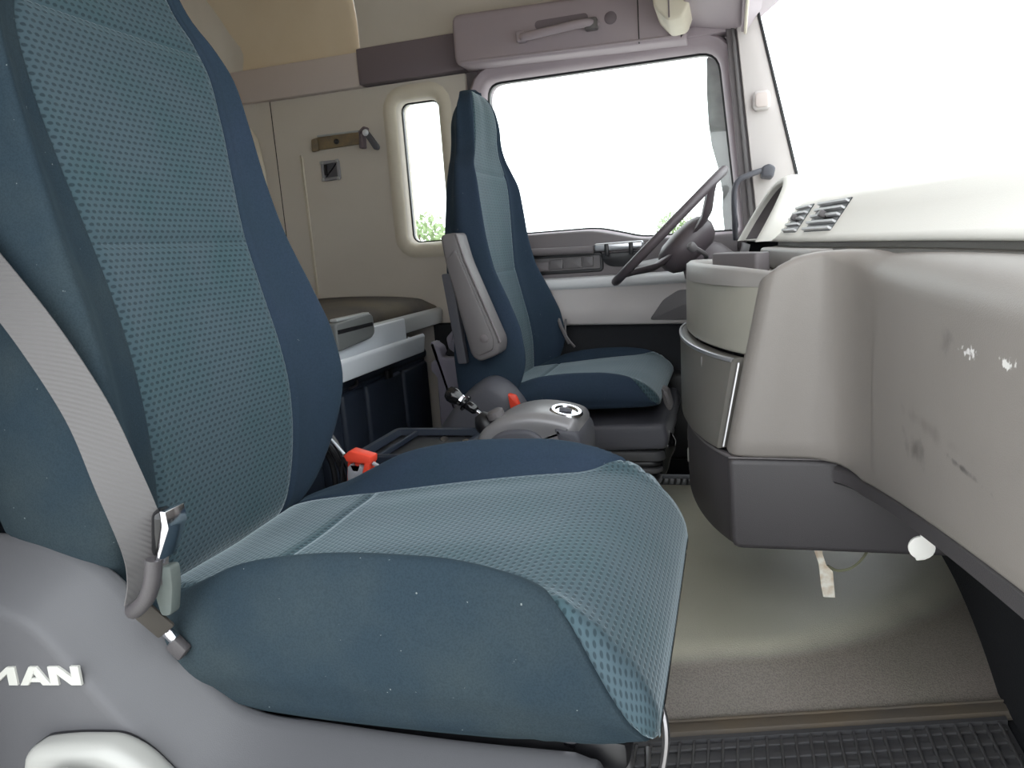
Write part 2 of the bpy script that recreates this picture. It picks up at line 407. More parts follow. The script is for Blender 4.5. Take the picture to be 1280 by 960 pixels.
# rear corner panel and back wall as one swept surface
plan = cr([(-1.652, 2.112, 0), (-1.72, 2.112, 0), (-1.79, 2.10, 0), (-1.83, 2.05, 0), (-1.85, 1.95, 0), (-1.855, 1.5, 0), (-1.855, 1.0, 0), (-1.855, 0.1, 0), (-1.855, -0.02, 0)], 6)
obj('wall_back', grid([[(p.x, p.y, z) for z in (0.05, 0.7, 1.2, 1.90)] for p in plan]), 'wall_beige', sharp=60, label='beige rear cab wall behind the bunk', **S)
obj('trim_1', prism(rpoly([(-1.70, 0.62), (-1.83, 0.62), (-1.83, 1.36), (-1.77, 1.372), (-1.715, 1.31), (-1.70, 1.20)], [0.01, 0.01, 0.01, 0.04, 0.06, 0.05], 5), 'Y', 2.112, 2.092, 0.012, 4), 'trim_cream', label='cream raised corner panel at the rear of the side wall', **S)
# bands above the side wall
obj('trim_2', box2((-1.85, 2.088, 1.429), (-1.262, 2.19, 1.545), 0.004), 'band_grey', label='pale grey horizontal band above the side wall', **S)
obj('trim_3', box2((-1.259, 2.08, 1.432), (-0.86, 2.19, 1.553), 0.004), 'band_dark', label='dark mauve horizontal band above the narrow window', **S)
# upper side wall and ceiling
def upper(x0, x1, dy):
    pr = cr([(0, YD + dy, 1.54), (0, YD + dy - 0.002, 1.66), (0, YD + dy - 0.03, 1.76), (0, YD + dy - 0.10, 1.84), (0, YD + dy - 0.22, 1.88)], 5)
    return grid([[(x, p.y, p.z) for p in pr] for x in (x0, x1)])
obj('wall_left_upper', upper(-1.86, -1.257, 0.0), 'roof_fabric', label='warm beige fabric upper side wall above the pale band', **S)
obj('trim_4', upper(-1.254, 0.05, -0.006), 'wall_beige', label='pale beige upper side wall above the dark band', **S)
obj('ceiling', box2((-1.88, -0.05, 1.88), (0.30, 2.2, 1.93), 0), 'roof_fabric', smooth=False, label='beige fabric cab ceiling', **S)
# passenger side behind the door opening, outside the picture
obj('wall_right', join(box2((-1.88, -0.08, 0.0), (-0.87, -0.02, 1.9), 0.01), box2((-0.88, -0.06, 1.42), (0.25, -0.02, 1.9), 0.01), box2((0.31, -0.08, 0.0), (0.50, -0.02, 0.885), 0.01), prism(rpoly([(0.325, 0.87), (0.385, 0.87), (0.26, 1.50), (0.20, 1.50)], 0.01, 2), 'Y', -0.08, -0.02, 0.004, 2)), 'door_dark', label='dark framed side wall around the passenger door opening', **S)

d2 = empty('added_unseen_door', (0.32, -0.09, 0.0), 'unseen open passenger door swung out beside the cab', None, None, 'structure')  # out of view; added to block skylight from the front right
Md = Matrix.Translation((0.34, -0.09, 0)) @ Matrix.Rotation(math.radians(-75), 4, 'Z')
obj('added_door_skin', xf(box2((0.0, -0.035, -0.30), (0.93, 0.035, 0.84), 0.02), Md), 'door_dark', d2)
for lo, hi in (((0.0, -0.02, 0.83), (0.05, 0.02, 1.42)), ((0.88, -0.02, 0.83), (0.93, 0.02, 1.42)), ((0.0, -0.02, 1.38), (0.93, 0.02, 1.43))):
    obj('added_window_frame', xf(box2(lo, hi, 0.008), Md), 'overhead_grey', d2)
obj('window_pane', xf(box2((0.04, -0.003, 0.83), (0.89, 0.003, 1.39), 0.0), Md), 'pane_glass', d2, smooth=False)
obj('door_ledge', xf(box2((0.03, -0.09, 0.66), (0.90, -0.03, 0.71), 0.012), Md), 'door_grey', d2)
# overhead locker over the driver door
oh = obj('overhead_panel', prism(rpoly([(-0.865, 1.425), (-0.12, 1.405), (-0.12, 1.565), (-0.865, 1.585)], [0.03, 0.004, 0.004, 0.03], 4), 'Y', 2.12, 1.995, 0.016, 4), 'overhead_grey',
         label='mauve grey overhead panel above the driver door', **S)
obj('panel_seam', box2((-0.262, 1.992, 1.41), (-0.259, 1.997, 1.57), 0), 'black_plastic', oh, smooth=False)
obj('round_cap', lathe([(0.0, 0.0), (0.019, 0.0), (0.019, 0.003), (0.016, 0.005), (0.0, 0.005)], (-0.345, 1.996, 1.497), (0, -1, 0), 24), 'band_dark', oh)
obj('handle_recess', prism(rrect(-0.585, -0.415, 1.497, 1.523, 0.012, 4), 'Y', 1.998, 1.993, 0.001, 1), 'band_dark', oh)
obj('panel_rib', tube([(-0.84, 1.992, 1.434), (-0.5, 1.992, 1.424), (-0.15, 1.992, 1.416)], 0.004, 6), 'overhead_grey', oh)
gh = empty('grab_handle', (-0.505, 1.995, 1.47), 'mauve grey moulded grab handle on the panel over the driver door', 'handle')
obj('grip', ctube([(-0.628, 1.992, 1.478), (-0.618, 1.965, 1.474), (-0.58, 1.957, 1.474), (-0.50, 1.955, 1.479), (-0.43, 1.957, 1.484), (-0.398, 1.968, 1.484), (-0.39, 1.992, 1.484)], [0.013] * 37, 10), 'overhead_grey', gh)
obj('end_cap', rbox((-0.402, 1.975, 1.482), (0.040, 0.036, 0.034), 0.006), 'armrest_grey', gh)
obj('end_cap', rbox((-0.626, 1.978, 1.477), (0.03, 0.034, 0.032), 0.006), 'overhead_grey', gh)
# front roof shelf, header and lamp housing
sh = obj('trim_5', prism(rpoly([(-0.118, 1.455), (0.03, 1.425), (0.065, 1.44), (0.19, 1.53), (0.20, 1.88), (-0.118, 1.88)], 0.012, 3), 'Y', -0.02, 2.12, 0.004, 2), 'overhead_grey', label='mauve grey roof header shelf above the windscreen', **S)
vis = obj('sun_visor', prism(rpoly([(0.036, 1.405), (0.052, 1.405), (0.125, 1.50), (0.112, 1.508)], 0.006, 3), 'Y', 1.42, 2.02, 0.006, 3), 'overhead_grey', label='slim mauve grey sun visor folded against the windscreen header', cat='sun visor')
obj('visor_edge', tube([(0.05, 1.425, 1.402), (0.05, 2.015, 1.402)], 0.0045, 8), 'trim_cream', vis)
obj('trim_8', box2((-0.14, 2.066, 1.425), (0.06, 2.19, 1.60), 0.008), 'overhead_grey', label='mauve grey corner trim where the driver door meets the header', **S)
lh = obj('roof_lamp', prism(rpoly([(-0.20, 1.60), (-0.198, 1.455), (-0.16, 1.412), (-0.115, 1.416), (-0.088, 1.48), (-0.085, 1.60)], 0.012, 3), 'Y', 1.80, 1.99, 0.01, 3), 'trim_cream', label='cream lamp housing at the roof edge above the driver door', cat='lamp')
obj('housing_seam', box2((-0.157, 1.797, 1.42), (-0.153, 1.802, 1.58), 0), 'band_dark', lh, smooth=False)

# ------------------------------------------------------------------ driver door
dr = empty('door_1', (-0.43, 2.10, 0.0), 'closed driver door with large bright window and grey lower panel', None, None, 'structure')
wo = rpoly([(-0.82, 0.868), (-0.44, 0.868), (-0.36, 0.848), (-0.29, 0.828), (0.024, 0.826), (-0.028, 1.388), (-0.80, 1.388)], [0.03, 0.08, 0.05, 0.05, 0.02, 0.06, 0.05], 5)
obj('door_frame', grid([lift(offs(wo, e), 'Y', y) for e, y in ((0.0, 2.19), (0.0, 2.12), (-0.005, 2.098), (-0.014, 2.088), (-0.022, 2.086), (-0.026, 2.080), (-0.040, 2.078), (-0.048, 2.086), (-0.052, 2.11), (-0.06, 2.13), (-0.06, 2.19))], True), 'overhead_grey', dr, sharp=50)
pn = obj('window_pane', prism(offs(wo, -0.008), 'Y', 2.145, 2.150, 0.001, 1), 'pane_glass', dr)
obj('seal', grid([lift(offs(wo, e), 'Y', y) for e, y in ((-0.001, 2.155), (0.006, 2.152), (0.006, 2.138), (-0.001, 2.132))], True), 'black_plastic', pn)
obj('door_card', prism(rpoly([(-0.86, 0.69), (0.03, 0.69), (0.03, 0.818), (-0.28, 0.822), (-0.36, 0.842), (-0.445, 0.863), (-0.86, 0.866)], [0.01, 0.01, 0.01, 0.05, 0.05, 0.08, 0.02], 4), 'Y', 2.125, 2.045, 0.012, 3), 'door_dark', dr)
obj('pull_bar', ctube([(-0.84, 2.03, 0.812), (-0.70, 2.025, 0.806), (-0.57, 2.022, 0.802), (-0.44, 2.025, 0.799)], 0.013, 10), 'door_dark', dr)
hd = obj('door_handle', prism(rrect(-0.437, -0.275, 0.793, 0.818, 0.008, 4), 'Y', 2.05, 2.018, 0.006, 3), 'alu', dr)
for x in (-0.395, -0.315): obj('handle_clip', rbox((x, 2.016, 0.795), (0.014, 0.01, 0.04), 0.003), 'black_plastic', hd)
obj('handle_cup', prism(rpoly([(-0.43, 0.785), (-0.285, 0.785), (-0.30, 0.748), (-0.345, 0.735), (-0.40, 0.742)], 0.02, 4), 'Y', 2.05, 2.040, 0.003, 2), 'black_plastic', dr)
pk = obj('switch_tray', grid([lift(offs(rrect(-0.70, -0.415, 0.728, 0.788, 0.012, 4), e), 'Y', y) for e, y in ((-0.004, 2.046), (0, 2.040), (0.006, 2.040), (0.010, 2.046))], True), 'black_plastic', dr)
obj('tray_floor', prism(rrect(-0.70, -0.42, 0.733, 0.783, 0.01, 4), 'Y', 2.048, 2.043, 0.001, 1), 'armrest_grey', pk)
for x0, x1, zz0, zz1 in ((-0.675, -0.60, 0.738, 0.768), (-0.595, -0.55, 0.742, 0.774), (-0.545, -0.485, 0.742, 0.778), (-0.48, -0.445, 0.744, 0.778)):
    obj('switch', prism(rrect(x0, x1, zz0, zz1, 0.004, 4), 'Y', 2.046, 2.036, 0.003, 2), 'armrest_grey' if x0 > -0.6 else 'door_dark', pk)
# grey lower panel: gently bowed shelf
Gd = []
for k in range(25):
    x = -0.87 + 0.87 * k / 24; b = 0.018 * math.sin(math.pi * k / 24); zt = 0.712; zb = 0.562 - 0.022 * (k / 24) ** 1.5
    Gd.append([(x, 2.06, zt), (x, 2.02 - b, zt + 0.001), (x, 1.985 - b, zt - 0.003), (x, 1.972 - b, zt - 0.014), (x, 1.972 - b, zt - 0.030), (x, 1.978 - b, zt - 0.036)])
obj('door_ledge', grid(Gd), 'door_ledge', dr, sharp=60)
Gd = []
for k in range(25):
    x = -0.87 + 0.87 * k / 24; b = 0.018 * math.sin(math.pi * k / 24); zb = 0.560 - 0.022 * (k / 24) ** 1.5
    Gd.append([(x, 1.979 - b, 0.677), (x, 1.985 - b, 0.66), (x, 1.992 - b, 0.61), (x, 1.996 - b, zb + 0.008), (x, 2.004 - b, zb), (x, 2.06, zb - 0.004)])
obj('lower_panel', grid(Gd), 'door_grey', dr, sharp=60)
obj('speaker_grille', prism(rpoly([(-0.26, 0.562), (-0.215, 0.625), (-0.165, 0.655), (-0.04, 0.655), (-0.04, 0.555)], 0.012, 3), 'Y', 2.0, 1.972, 0.004, 2), 'armrest_grey', dr)
obj('kick_panel', prism(rpoly([(-0.87, 0.02), (0.02, 0.02), (0.02, 0.545), (-0.4, 0.56), (-0.87, 0.565)], 0.02, 3), 'Y', 2.12, 2.03, 0.01, 2), 'black_carpet', dr)
obj('door_pocket', rbox((-0.15, 2.0, 0.24), (0.30, 0.07, 0.30), 0.02, 3), 'black_plastic', dr)

# ------------------------------------------------------------------ A-pillar of the driver side
ap = empty('trim_6', (0.10, 2.08, 0.84), 'washed-out grey windscreen pillar trim beside the driver door', None, None, 'structure')
def pil(name, lo, hi, y0, y1, m, r=0.006):
    O = rpoly([(lo[0], 0.80), (hi[0], 0.80), (hi[1], 1.47), (lo[1], 1.47)], 0.004, 2); return obj(name, prism(O, 'Y', y0, y1, r, 3), m, ap)
pil('pillar_cover', (0.082, 0.022), (0.232, 0.082), 2.13, 2.045, 'door_grey', 0.003)
pil('pillar_channel', (0.040, -0.008), (0.086, 0.026), 2.13, 2.062, 'door_dark', 0.003)
pil('pillar_bead', (0.060, 0.006), (0.074, 0.016), 2.07, 2.050, 'armrest_grey', 0.003)
pil('windscreen_edge', (0.230, 0.082), (0.240, 0.090), 2.12, 2.040, 'black_plastic', 0.002)
tw = obj('tweeter', prism(rrect(0.068, 0.120, 1.178, 1.236, 0.014, 4), 'Y', 2.05, 2.022, 0.010, 4), 'door_grey', ap, label='square speaker pod')
obj('pod_face', prism(rrect(0.076, 0.113, 1.186, 1.228, 0.010, 4), 'Y', 2.023, 2.018, 0.003, 2), 'band_grey', tw)
pg = empty('pillar_grab_handle', (0.015, 1.99, 0.83), 'black curved grab handle rising beside the steering wheel at the windscreen pillar', 'handle')
obj('grip', ctube([(0.012, 2.0, 0.80), (0.010, 1.97, 0.86), (0.010, 1.955, 0.94), (0.022, 1.952, 0.972), (0.05, 1.955, 0.986), (0.085, 1.965, 0.996), (0.105, 1.985, 1.0)], 0.0085, 10), 'slate_plastic', pg)
obj('mount', prism(rpoly([(0.088, 0.978), (0.122, 0.972), (0.130, 1.003), (0.112, 1.016), (0.09, 1.008)], 0.008, 3), 'Y', 2.05, 1.955, 0.008, 3), 'slate_plastic', pg)
obj('windscreen_post', box2((0.03, 2.10, 0.0), (0.26, 2.19, 0.84), 0.01), 'black_carpet', ap)

# ------------------------------------------------------------------ windscreen
base = cr([(0.22, 2.07, 0.90), (0.33, 1.92, 0.895), (0.45, 1.65, 0.89), (0.50, 1.10, 0.885), (0.49, 0.5, 0.885), (0.44, 0.16, 0.888), (0.38, 0.0, 0.89)], 8)
def wpt(p, t, off): return (p.x - 0.12 * t - off, p.y + (0 if 0.05 < p.y < 2.03 else 0), p.z + t * 0.66)
ws = obj('window_2', grid([[wpt(p, t / 6, 0) for t in range(7)] for p in base]), 'windscreen_glass', label='wide curved windscreen filled with white daylight', **S)
obj('lower_seal', tube([(p.x - 0.004, p.y, p.z + 0.004) for p in base], 0.008, 8), 'armrest_grey', ws)

# ------------------------------------------------------------------ outside
obj('ground', ([(-120, -120, -1.45), (120, -120, -1.45), (120, 160, -1.45), (-120, 160, -1.45)], [(0, 1, 2, 3)]), 'concrete', smooth=False, label='pale concrete yard outside the windows', kind='structure')
def tree(x, y, top, rad, label):
    t = empty('yard_tree', (x, y, -1.45), label, 'tree', 'trees across the yard')
    H = top + 1.45
    obj('trunk', ctube([(x, y, -1.45), (x + 0.1, y, -1.45 + H * 0.3), (x - 0.05, y, -1.45 + H * 0.6), (x, y, -1.45 + H * 0.85)], [0.16 - 0.007 * k for k in range(19)], 8), 'bark', t)
    V, Fc = [], []; rnd = random.Random(int(abs(x) * 100))
    for k in range(900):
        a = rnd.uniform(0, 2 * math.pi); u = rnd.uniform(-1, 1); q = rad * rnd.uniform(0.55, 1.0)
        s = math.sqrt(1 - u * u); lump = 1 + 0.22 * math.sin(3 * a + u * 4)
        c = Vector((x + q * s * math.cos(a) * lump, y + q * s * math.sin(a) * lump, top - rad * 0.72 + q * u * 0.72 * lump))
        e1 = Vector((rnd.gauss(0, 1), rnd.gauss(0, 1), rnd.gauss(0, 1))).normalized(); e2 = e1.orthogonal().normalized(); sz = rnd.uniform(0.10, 0.22) * rad / 2
        b = len(V); V += [c - e1 * sz, c + e2 * sz * 0.5, c + e1 * sz, c - e2 * sz * 0.5]; Fc.append([b, b + 1, b + 2, b + 3])
    obj('crown', (V, Fc), 'leaf', t, smooth=False, kind='stuff')
tree(-11.3, 26.0, 2.25, 1.5, 'small leafy green tree seen through the narrow rear side window')
tree(-3.2, 44.0, 2.35, 1.0, 'small pale green tree seen far off through the driver door window')
# smoked wind deflector outside the driver window
obj('wind_deflector', prism([(-0.068, 1.385), (-0.040, 1.40), (-0.020, 1.30), (0.0, 1.10), (0.030, 0.83), (-0.022, 0.82), (-0.028, 0.90), (-0.026, 0.955), (-0.04, 1.04), (-0.058, 1.111), (-0.066, 1.18), (-0.070, 1.28)], 'Y', 2.205, 2.210, 0.001, 1), 'deflector_smoke',
    label='dusty grey wind deflector strip outside the front edge of the driver window', cat='deflector')

# ================================================================== SEATS
def lofted_parts(G, zone, closed=True):
    """split a lofted surface into parts by zone(i, j); returns {key: ((V, F), uv)} with metre UVs"""
    n, m = len(G), len(G[0])
    UU = []
    for i in range(n):
        c = [0.0]
        for j in range(1, m + 1): c.append(c[-1] + (G[i][j % m] - G[i][j - 1]).length)
        UU.append([c[j] if j <= m // 2 else c[j] - c[m] for j in range(m + 1)])
    Vv = [0.0]
    for i in range(1, n): Vv.append(Vv[-1] + (G[i][0] - G[i - 1][0]).length)
    out = {}
    for i in range(n - 1):
        for j in range(m):
            k = zone(i, j); d = out.setdefault(k, ([], [], [], {})); f = []
            for a, b in ((i, j), (i, j + 1), (i + 1, j + 1), (i + 1, j)):
                if (a, b) not in d[3]:
                    d[3][(a, b)] = len(d[0]); d[0].append(tuple(G[a][b % m])); d[2].append((UU[a][b], Vv[a]))
                f.append(d[3][(a, b)])
            d[1].append(f)
    for end in (0, n - 1):
        k = zone(min(end, n - 2), m // 2); d = out[k]; b = len(d[0])
        d[0].extend(tuple(p) for p in G[end]); d[2].extend((UU[end][q], Vv[end]) for q in range(m)); d[1].append(list(range(b, b + m)))
    return {k: ((d[0], d[1]), d[2]) for k, d in out.items()}
def groove(G, lines_j, lines_i, rng_j, depth=0.004):
    """press seams into the surface along ring indices lines_j and stations lines_i (within rng_j)"""
    n, m = len(G), len(G[0]); N = [[None] * m for _ in range(n)]
    for i in range(n):
        for j in range(m):
            a = G[min(i + 1, n - 1)][j] - G[max(i - 1, 0)][j]; b = G[i][(j + 1) % m] - G[i][(j - 1) % m]
            c = a.cross(b); N[i][j] = c.normalized() if c.length > 1e-12 else Vector((0, 0, 0))
    cen = sum((p for r in G for p in r), Vector()) / (n * m)
    im = n // 2; sg = 1 if N[im][0].dot(G[im][0] - cen) > 0 else -1
    for i in range(n):
        for j in range(m):
            if j in lines_j or (i in lines_i and j in rng_j):
                G[i][j] = G[i][j] - N[i][j] * (depth * sg)
    return G

SEG = [8, 8, 7, 6, 5, 5, 5, 4, 6]
def ringpts(H, shift=0.0):
    full = H + [(-a, b) for a, b in H[-2:0:-1]]
    seg = SEG + SEG[::-1]
    R = cr([(a, b, 0) for a, b in full], seg, True)
    if shift > 0:                       # slide the seam outwards along the section
        n = sum(SEG); P = R[:n + 1]; j2 = SEG[0] + SEG[1]; c = [0.0]
        for k in range(1, n + 1): c.append(c[-1] + (P[k] - P[k - 1]).length)
        s2 = c[j2]; s2n = min(s2 + shift, c[-1] * 0.62); Q = []; q = 0
        for k in range(n + 1):
            t = c[k] * s2n / s2 if k <= j2 else s2n + (c[k] - s2) * (c[-1] - s2n) / (c[-1] - s2)
            while q < n - 1 and c[q + 1] < t: q += 1
            w = min(1.0, max(0.0, (t - c[q]) / max(c[q + 1] - c[q], 1e-9))); Q.append(P[q].lerp(P[q + 1], w))
        R = Q + [Vector((-p.x, p.y, 0)) for p in Q[n - 1:0:-1]]
    return R
J2 = SEG[0] + SEG[1]; JT = 2 * sum(SEG); JR = JT - J2; JB = sum(SEG[:8])

CUSH = [  # X, insert height, bolster height, insert half width, half width, underside
    (-0.745, 0.390, 0.395, 0.150, 0.19, 0.355), (-0.735, 0.408, 0.412, 0.158, 0.215, 0.338), (-0.70, 0.420, 0.425, 0.165, 0.245, 0.325),
    (-0.65, 0.428, 0.440, 0.168, 0.256, 0.318), (-0.60, 0.435, 0.463, 0.170, 0.26, 0.314), (-0.53, 0.444, 0.492, 0.172, 0.262, 0.311),
    (-0.42, 0.458, 0.510, 0.176, 0.264, 0.310), (-0.30, 0.470, 0.513, 0.182, 0.264, 0.312), (-0.21, 0.474, 0.501, 0.190, 0.264, 0.316),
    (-0.15, 0.464, 0.477, 0.204, 0.263, 0.320), (-0.112, 0.443, 0.450, 0.220, 0.260, 0.323), (-0.088, 0.418, 0.424, 0.232, 0.257, 0.328),
    (-0.072, 0.392, 0.396, 0.240, 0.255, 0.333), (-0.063, 0.370, 0.372, 0.240, 0.250, 0.340), (-0.060, 0.354, 0.354, 0.234, 0.243, 0.348)]
BACK = [  # Z, face, insert half width, half width, bolster step, rear
    (0.385, -0.055, 0.10, 0.15, 0.0, -0.085), (0.40, -0.028, 0.125, 0.19, 0.0, -0.11), (0.43, -0.008, 0.140, 0.225, 0.004, -0.13), (0.48, 0.002, 0.150, 0.250, 0.020, -0.148),
    (0.55, 0.008, 0.155, 0.262, 0.046, -0.158), (0.62, 0.011, 0.156, 0.266, 0.062, -0.162), (0.70, 0.004, 0.153, 0.260, 0.063, -0.164),
    (0.78, -0.012, 0.150, 0.248, 0.055, -0.158), (0.87, -0.032, 0.152, 0.236, 0.042, -0.150), (0.96, -0.046, 0.162, 0.228, 0.032, -0.146),
    (1.05, -0.058, 0.170, 0.223, 0.027, -0.146), (1.12, -0.066, 0.168, 0.214, 0.022, -0.148), (1.165, -0.072, 0.150, 0.190, 0.014, -0.152),
    (1.20, -0.077, 0.122, 0.154, 0.010, -0.158), (1.24, -0.080, 0.106, 0.134, 0.006, -0.162), (1.29, -0.082, 0.104, 0.130, 0.003, -0.164),
    (1.33, -0.087, 0.096, 0.122, 0.0, -0.158), (1.356, -0.096, 0.080, 0.102, 0.0, -0.149), (1.374, -0.107, 0.056, 0.074, 0.0, -0.138), (1.382, -0.117, 0.03, 0.042, 0.0, -0.128)]

def make_seat(name, hip, yc, dz, label, worn, front=-0.06, cdz=None, ck=1.0, bk_=1.0, rk=1.0, lean=0.0):
    """hip: world X of the backrest foot; modelled at hip -0.72, yc 0, then shifted"""
    root = empty(name, (hip + 0.30, yc, 0.0), label, 'seat', 'cab seats')
    sx = hip + 0.72; cdz = dz if cdz is None else cdz
    # cushion
    st = []
    for a, b, k in ((-0.745, -0.70, 6), (-0.70, -0.15, 56), (-0.15, -0.06, 1)):
        if k > 1: st += [a + (b - a) * q / k for q in range(k)]
    st += [-0.15 + 0.09 * math.sin(math.pi / 2 * q / 18) for q in range(19)]
    G = []
    for x in st:
        zc, zb, wi, wh, bt = interp(CUSH, x); q = wh - wi
        H = [(0, zc), (wi * 0.5, zc + 0.002), (wi, zc + 0.004), (wi + q * 0.36, zb * 0.8 + zc * 0.2 if zb > zc else zb), (wi + q * 0.70, zb),
             (wh - 0.005, zb - 0.26 * (zb - bt)), (wh, (zb + bt) / 2 - 0.005), (wh - 0.008, bt + 0.24 * (zb - bt)), (wh - 0.045, bt), (0, bt)]
        f_ = min(1.0, max(0.0, (x + 0.23) / 0.15)); f_ = f_ * f_ * (3 - 2 * f_)
        xw = hip - 0.025 + (x + 0.745) * (front - hip + 0.025) / 0.685
        G.append([Vector((xw, p.x + yc, 0.513 - (0.513 - p.y) * ck + cdz)) for p in ringpts(H, 0.085 * f_)])
    ic = min(range(len(st)), key=lambda i: abs(st[i] + 0.575))
    top_j = set(range(0, J2 + 1)) | set(range(JR, JT))
    groove(G, {J2, JR}, {ic}, top_j, 0.0045)
    def zc_(i, j):
        if j < J2 or j >= JR: return 'cushion_rear_insert' if i < ic else 'cushion_insert'
        if j < JB: return 'cushion_bolster_far'
        if j >= JT - JB: return 'cushion_bolster_near'
        return 'cushion_underside'
    for k, (vf, uv) in lofted_parts(G, zc_).items():
        nm = 'cushion_bolster' if 'bolster' in k else k
        obj(nm, vf, 'seat_weave' if 'insert' in k else ('black_plastic' if 'under' in k else (worn if 'near' in k else 'velour')), root, sharp=0, uv=uv)
    # backrest
    zs = []
    for a, b, k in ((0.385, 0.43, 6), (0.43, 1.16, 74), (1.16, 1.33, 18)): zs += [a + (b - a) * q / k for q in range(k)]
    zs += [1.33 + 0.052 * math.sin(math.pi / 2 * q / 10) for q in range(11)]
    G = []
    for z in zs:
        f, wi, wh, b, r = interp(BACK, z); b *= bk_; rr_ = min(1.0, max(0.0, (z - 0.72) / 0.25)); r = f + (r - f) * (rk + (1.08 - rk) * rr_ if rk < 1 else 1.0); q = wh - wi; hi_ = min(1.0, max(0.0, (z - 0.65) / 0.25)) * min(1.0, wh / 0.2)
        H = [(0, f), (wi * 0.5, f + 0.002), (wi, f + min(0.010, 0.2 * b + 0.002)), (wi + q * 0.42, f + 0.40 * b), (wi + q * 0.84, f + b), (wh - 0.001, f + b - 0.028),
             (wh, 0.5 * (f + b) + 0.5 * r), (wh - 0.012 - 0.03 * hi_, r + 0.022 + 0.014 * hi_), (wh - 0.055 - 0.035 * hi_, r + 0.002), (0, r)]
        G.append([Vector((p.y + hip + lean * max(0.0, z - 0.88), p.x + yc, z + dz)) for p in ringpts(H)])
    i1 = min(range(len(zs)), key=lambda i: abs(zs[i] - 0.868)); i2 = min(range(len(zs)), key=lambda i: abs(zs[i] - 1.155))
    groove(G, {J2, JR}, {i1, i2}, top_j, 0.0045)
    def zb_(i, j):
        if j < J2 or j >= JR: return 'backrest_insert' if i < i1 else ('backrest_upper_insert' if i < i2 else 'headrest_insert')
        if j < JB: return 'backrest_bolster_far'
        if j >= JT - JB: return 'backrest_bolster_near'
        return 'backrest_rear'
    for k, (vf, uv) in lofted_parts(G, zb_).items():
        nm = 'backrest_bolster' if 'bolster' in k else k
        obj(nm, vf, 'seat_weave' if 'insert' in k else (worn if 'near' in k else 'velour'), root, sharp=0, uv=uv)
    return root

# ---------------- passenger seat (near)
ps = make_seat('passenger_seat', -0.72, 0.44, 0.0, 'large teal blue cloth passenger seat in the foreground', 'velour_worn', -0.074, None, 1.0, 0.82)
def shell(O, levels):
    return grid([lift(offs(O, d), 'Y', y) for d, y in levels], True, True)
co = cr([(-1.02, 0.50, 0), (-0.93, 0.520, 0), (-0.837, 0.523, 0), (-0.766, 0.513, 0), (-0.707, 0.486, 0), (-0.647, 0.424, 0), (-0.575, 0.348, 0), (-0.530, 0.322, 0), (-0.45, 0.316, 0), (-0.30, 0.314, 0), (-0.16, 0.318, 0)], 5)
CO = [(p.x, p.y) for p in co] + rpoly([(-0.135, 0.315), (-0.115, 0.26), (-0.15, 0.21), (-1.02, 0.17)], 0.01, 3)
# side cover: broad rolled shoulder, flat outer face
Gs = []
def cover_ring(dv, y): 
    R = []
    for (x, z) in CO:
        w = min(1.0, max(0.0, (-0.50 - x) / 0.12)) if z > 0.25 else 0.0      # the forward arm stays slim
        R.append((x, y if w > 0.5 else y, z))
    return R
def cov(d, y):
    o1 = offs(CO, d); o2 = offs(CO, d * 0.35); R = []
    for k, (x, z) in enumerate(CO):
        w = min(1.0, max(0.0, (-0.44 - x) / 0.14)); R.append((o1[k][0] * w + o2[k][0] * (1 - w), y, o1[k][1] * w + o2[k][1] * (1 - w)))
    return R
sc_ = obj('side_cover', grid([cov(d, y) for d, y in ((0.004, 0.200), (0.0, 0.194), (0.001, 0.187), (0.007, 0.178), (0.018, 0.163), (0.031, 0.145), (0.043, 0.1285), (0.0465, 0.1225), (0.050, 0.1185), (0.055, 0.1165), (0.062, 0.1155))], True, True), 'seat_plastic', ps, sharp=70, label='grey plastic side cover with white MAN lettering')
# lettering: a bold italic-free maker word, each letter a raised plate; baseline follows the cover
def letter(polys, x0, w, h, z0, hole=None):
    out = []
    for P in polys:
        O = [(x0 + a * w, z0 + b * h) for a, b in P]; out.append(prism(O, 'Y', 0.1165, 0.1125, 0.0006, 1))
    return join(*out)
Mp = [[(0.0, 0), (0.24, 0), (0.24, 0.62), (0.5, 0.22), (0.76, 0.62), (0.76, 0), (1, 0), (1, 1), (0.78, 1), (0.5, 0.58), (0.22, 1), (0, 1)]]
Ap = [[(0, 0), (0.27, 0), (0.335, 0.17), (0.335, 0.17), (0.42, 0.42), (0.5, 0.66), (0.62, 1), (0.38, 1)], [(0.58, 0.42), (0.665, 0.17), (0.73, 0), (1, 0), (0.62, 1), (0.5, 0.66)], [(0.335, 0.17), (0.665, 0.17), (0.58, 0.40), (0.42, 0.40)]]
Np = [[(0, 0), (0.27, 0), (0.27, 0.58), (0.68, 0), (1, 0), (1, 1), (0.73, 1), (0.73, 0.42), (0.32, 1), (0, 1)]]
sl = 0.11
for P, x0, w in ((Mp, -0.832, 0.054), (Ap, -0.774, 0.046), (Np, -0.729, 0.044)):
    zz = 0.376 + (x0 + 0.80) * sl
    V, Fc = letter(P, x0, w, 0.0225, zz)
    V = [(x, y, z + (x - x0) * sl) for x, y, z in V]
    obj('letter', (V, Fc), 'logo_white', sc_, sharp=30, label='raised white letter')
hO = rpoly([(-0.764, 0.275), (-0.752, 0.322), (-0.70, 0.334), (-0.635, 0.342), (-0.60, 0.328), (-0.55, 0.28), (-0.55, 0.25), (-0.76, 0.25)], [0.01, 0.02, 0.03, 0.03, 0.03, 0.02, 0.01, 0.01], 5)
rh = obj('recliner_handle', prism(hO, 'Y', 0.118, 0.080, 0.014, 5), 'white_plastic', ps, label='white recliner lever')
obj('lever_rim', prism([(x - 0.006, z - 0.003) for x, z in hO], 'Y', 0.118, 0.100, 0.002, 2), 'black_plastic', rh)
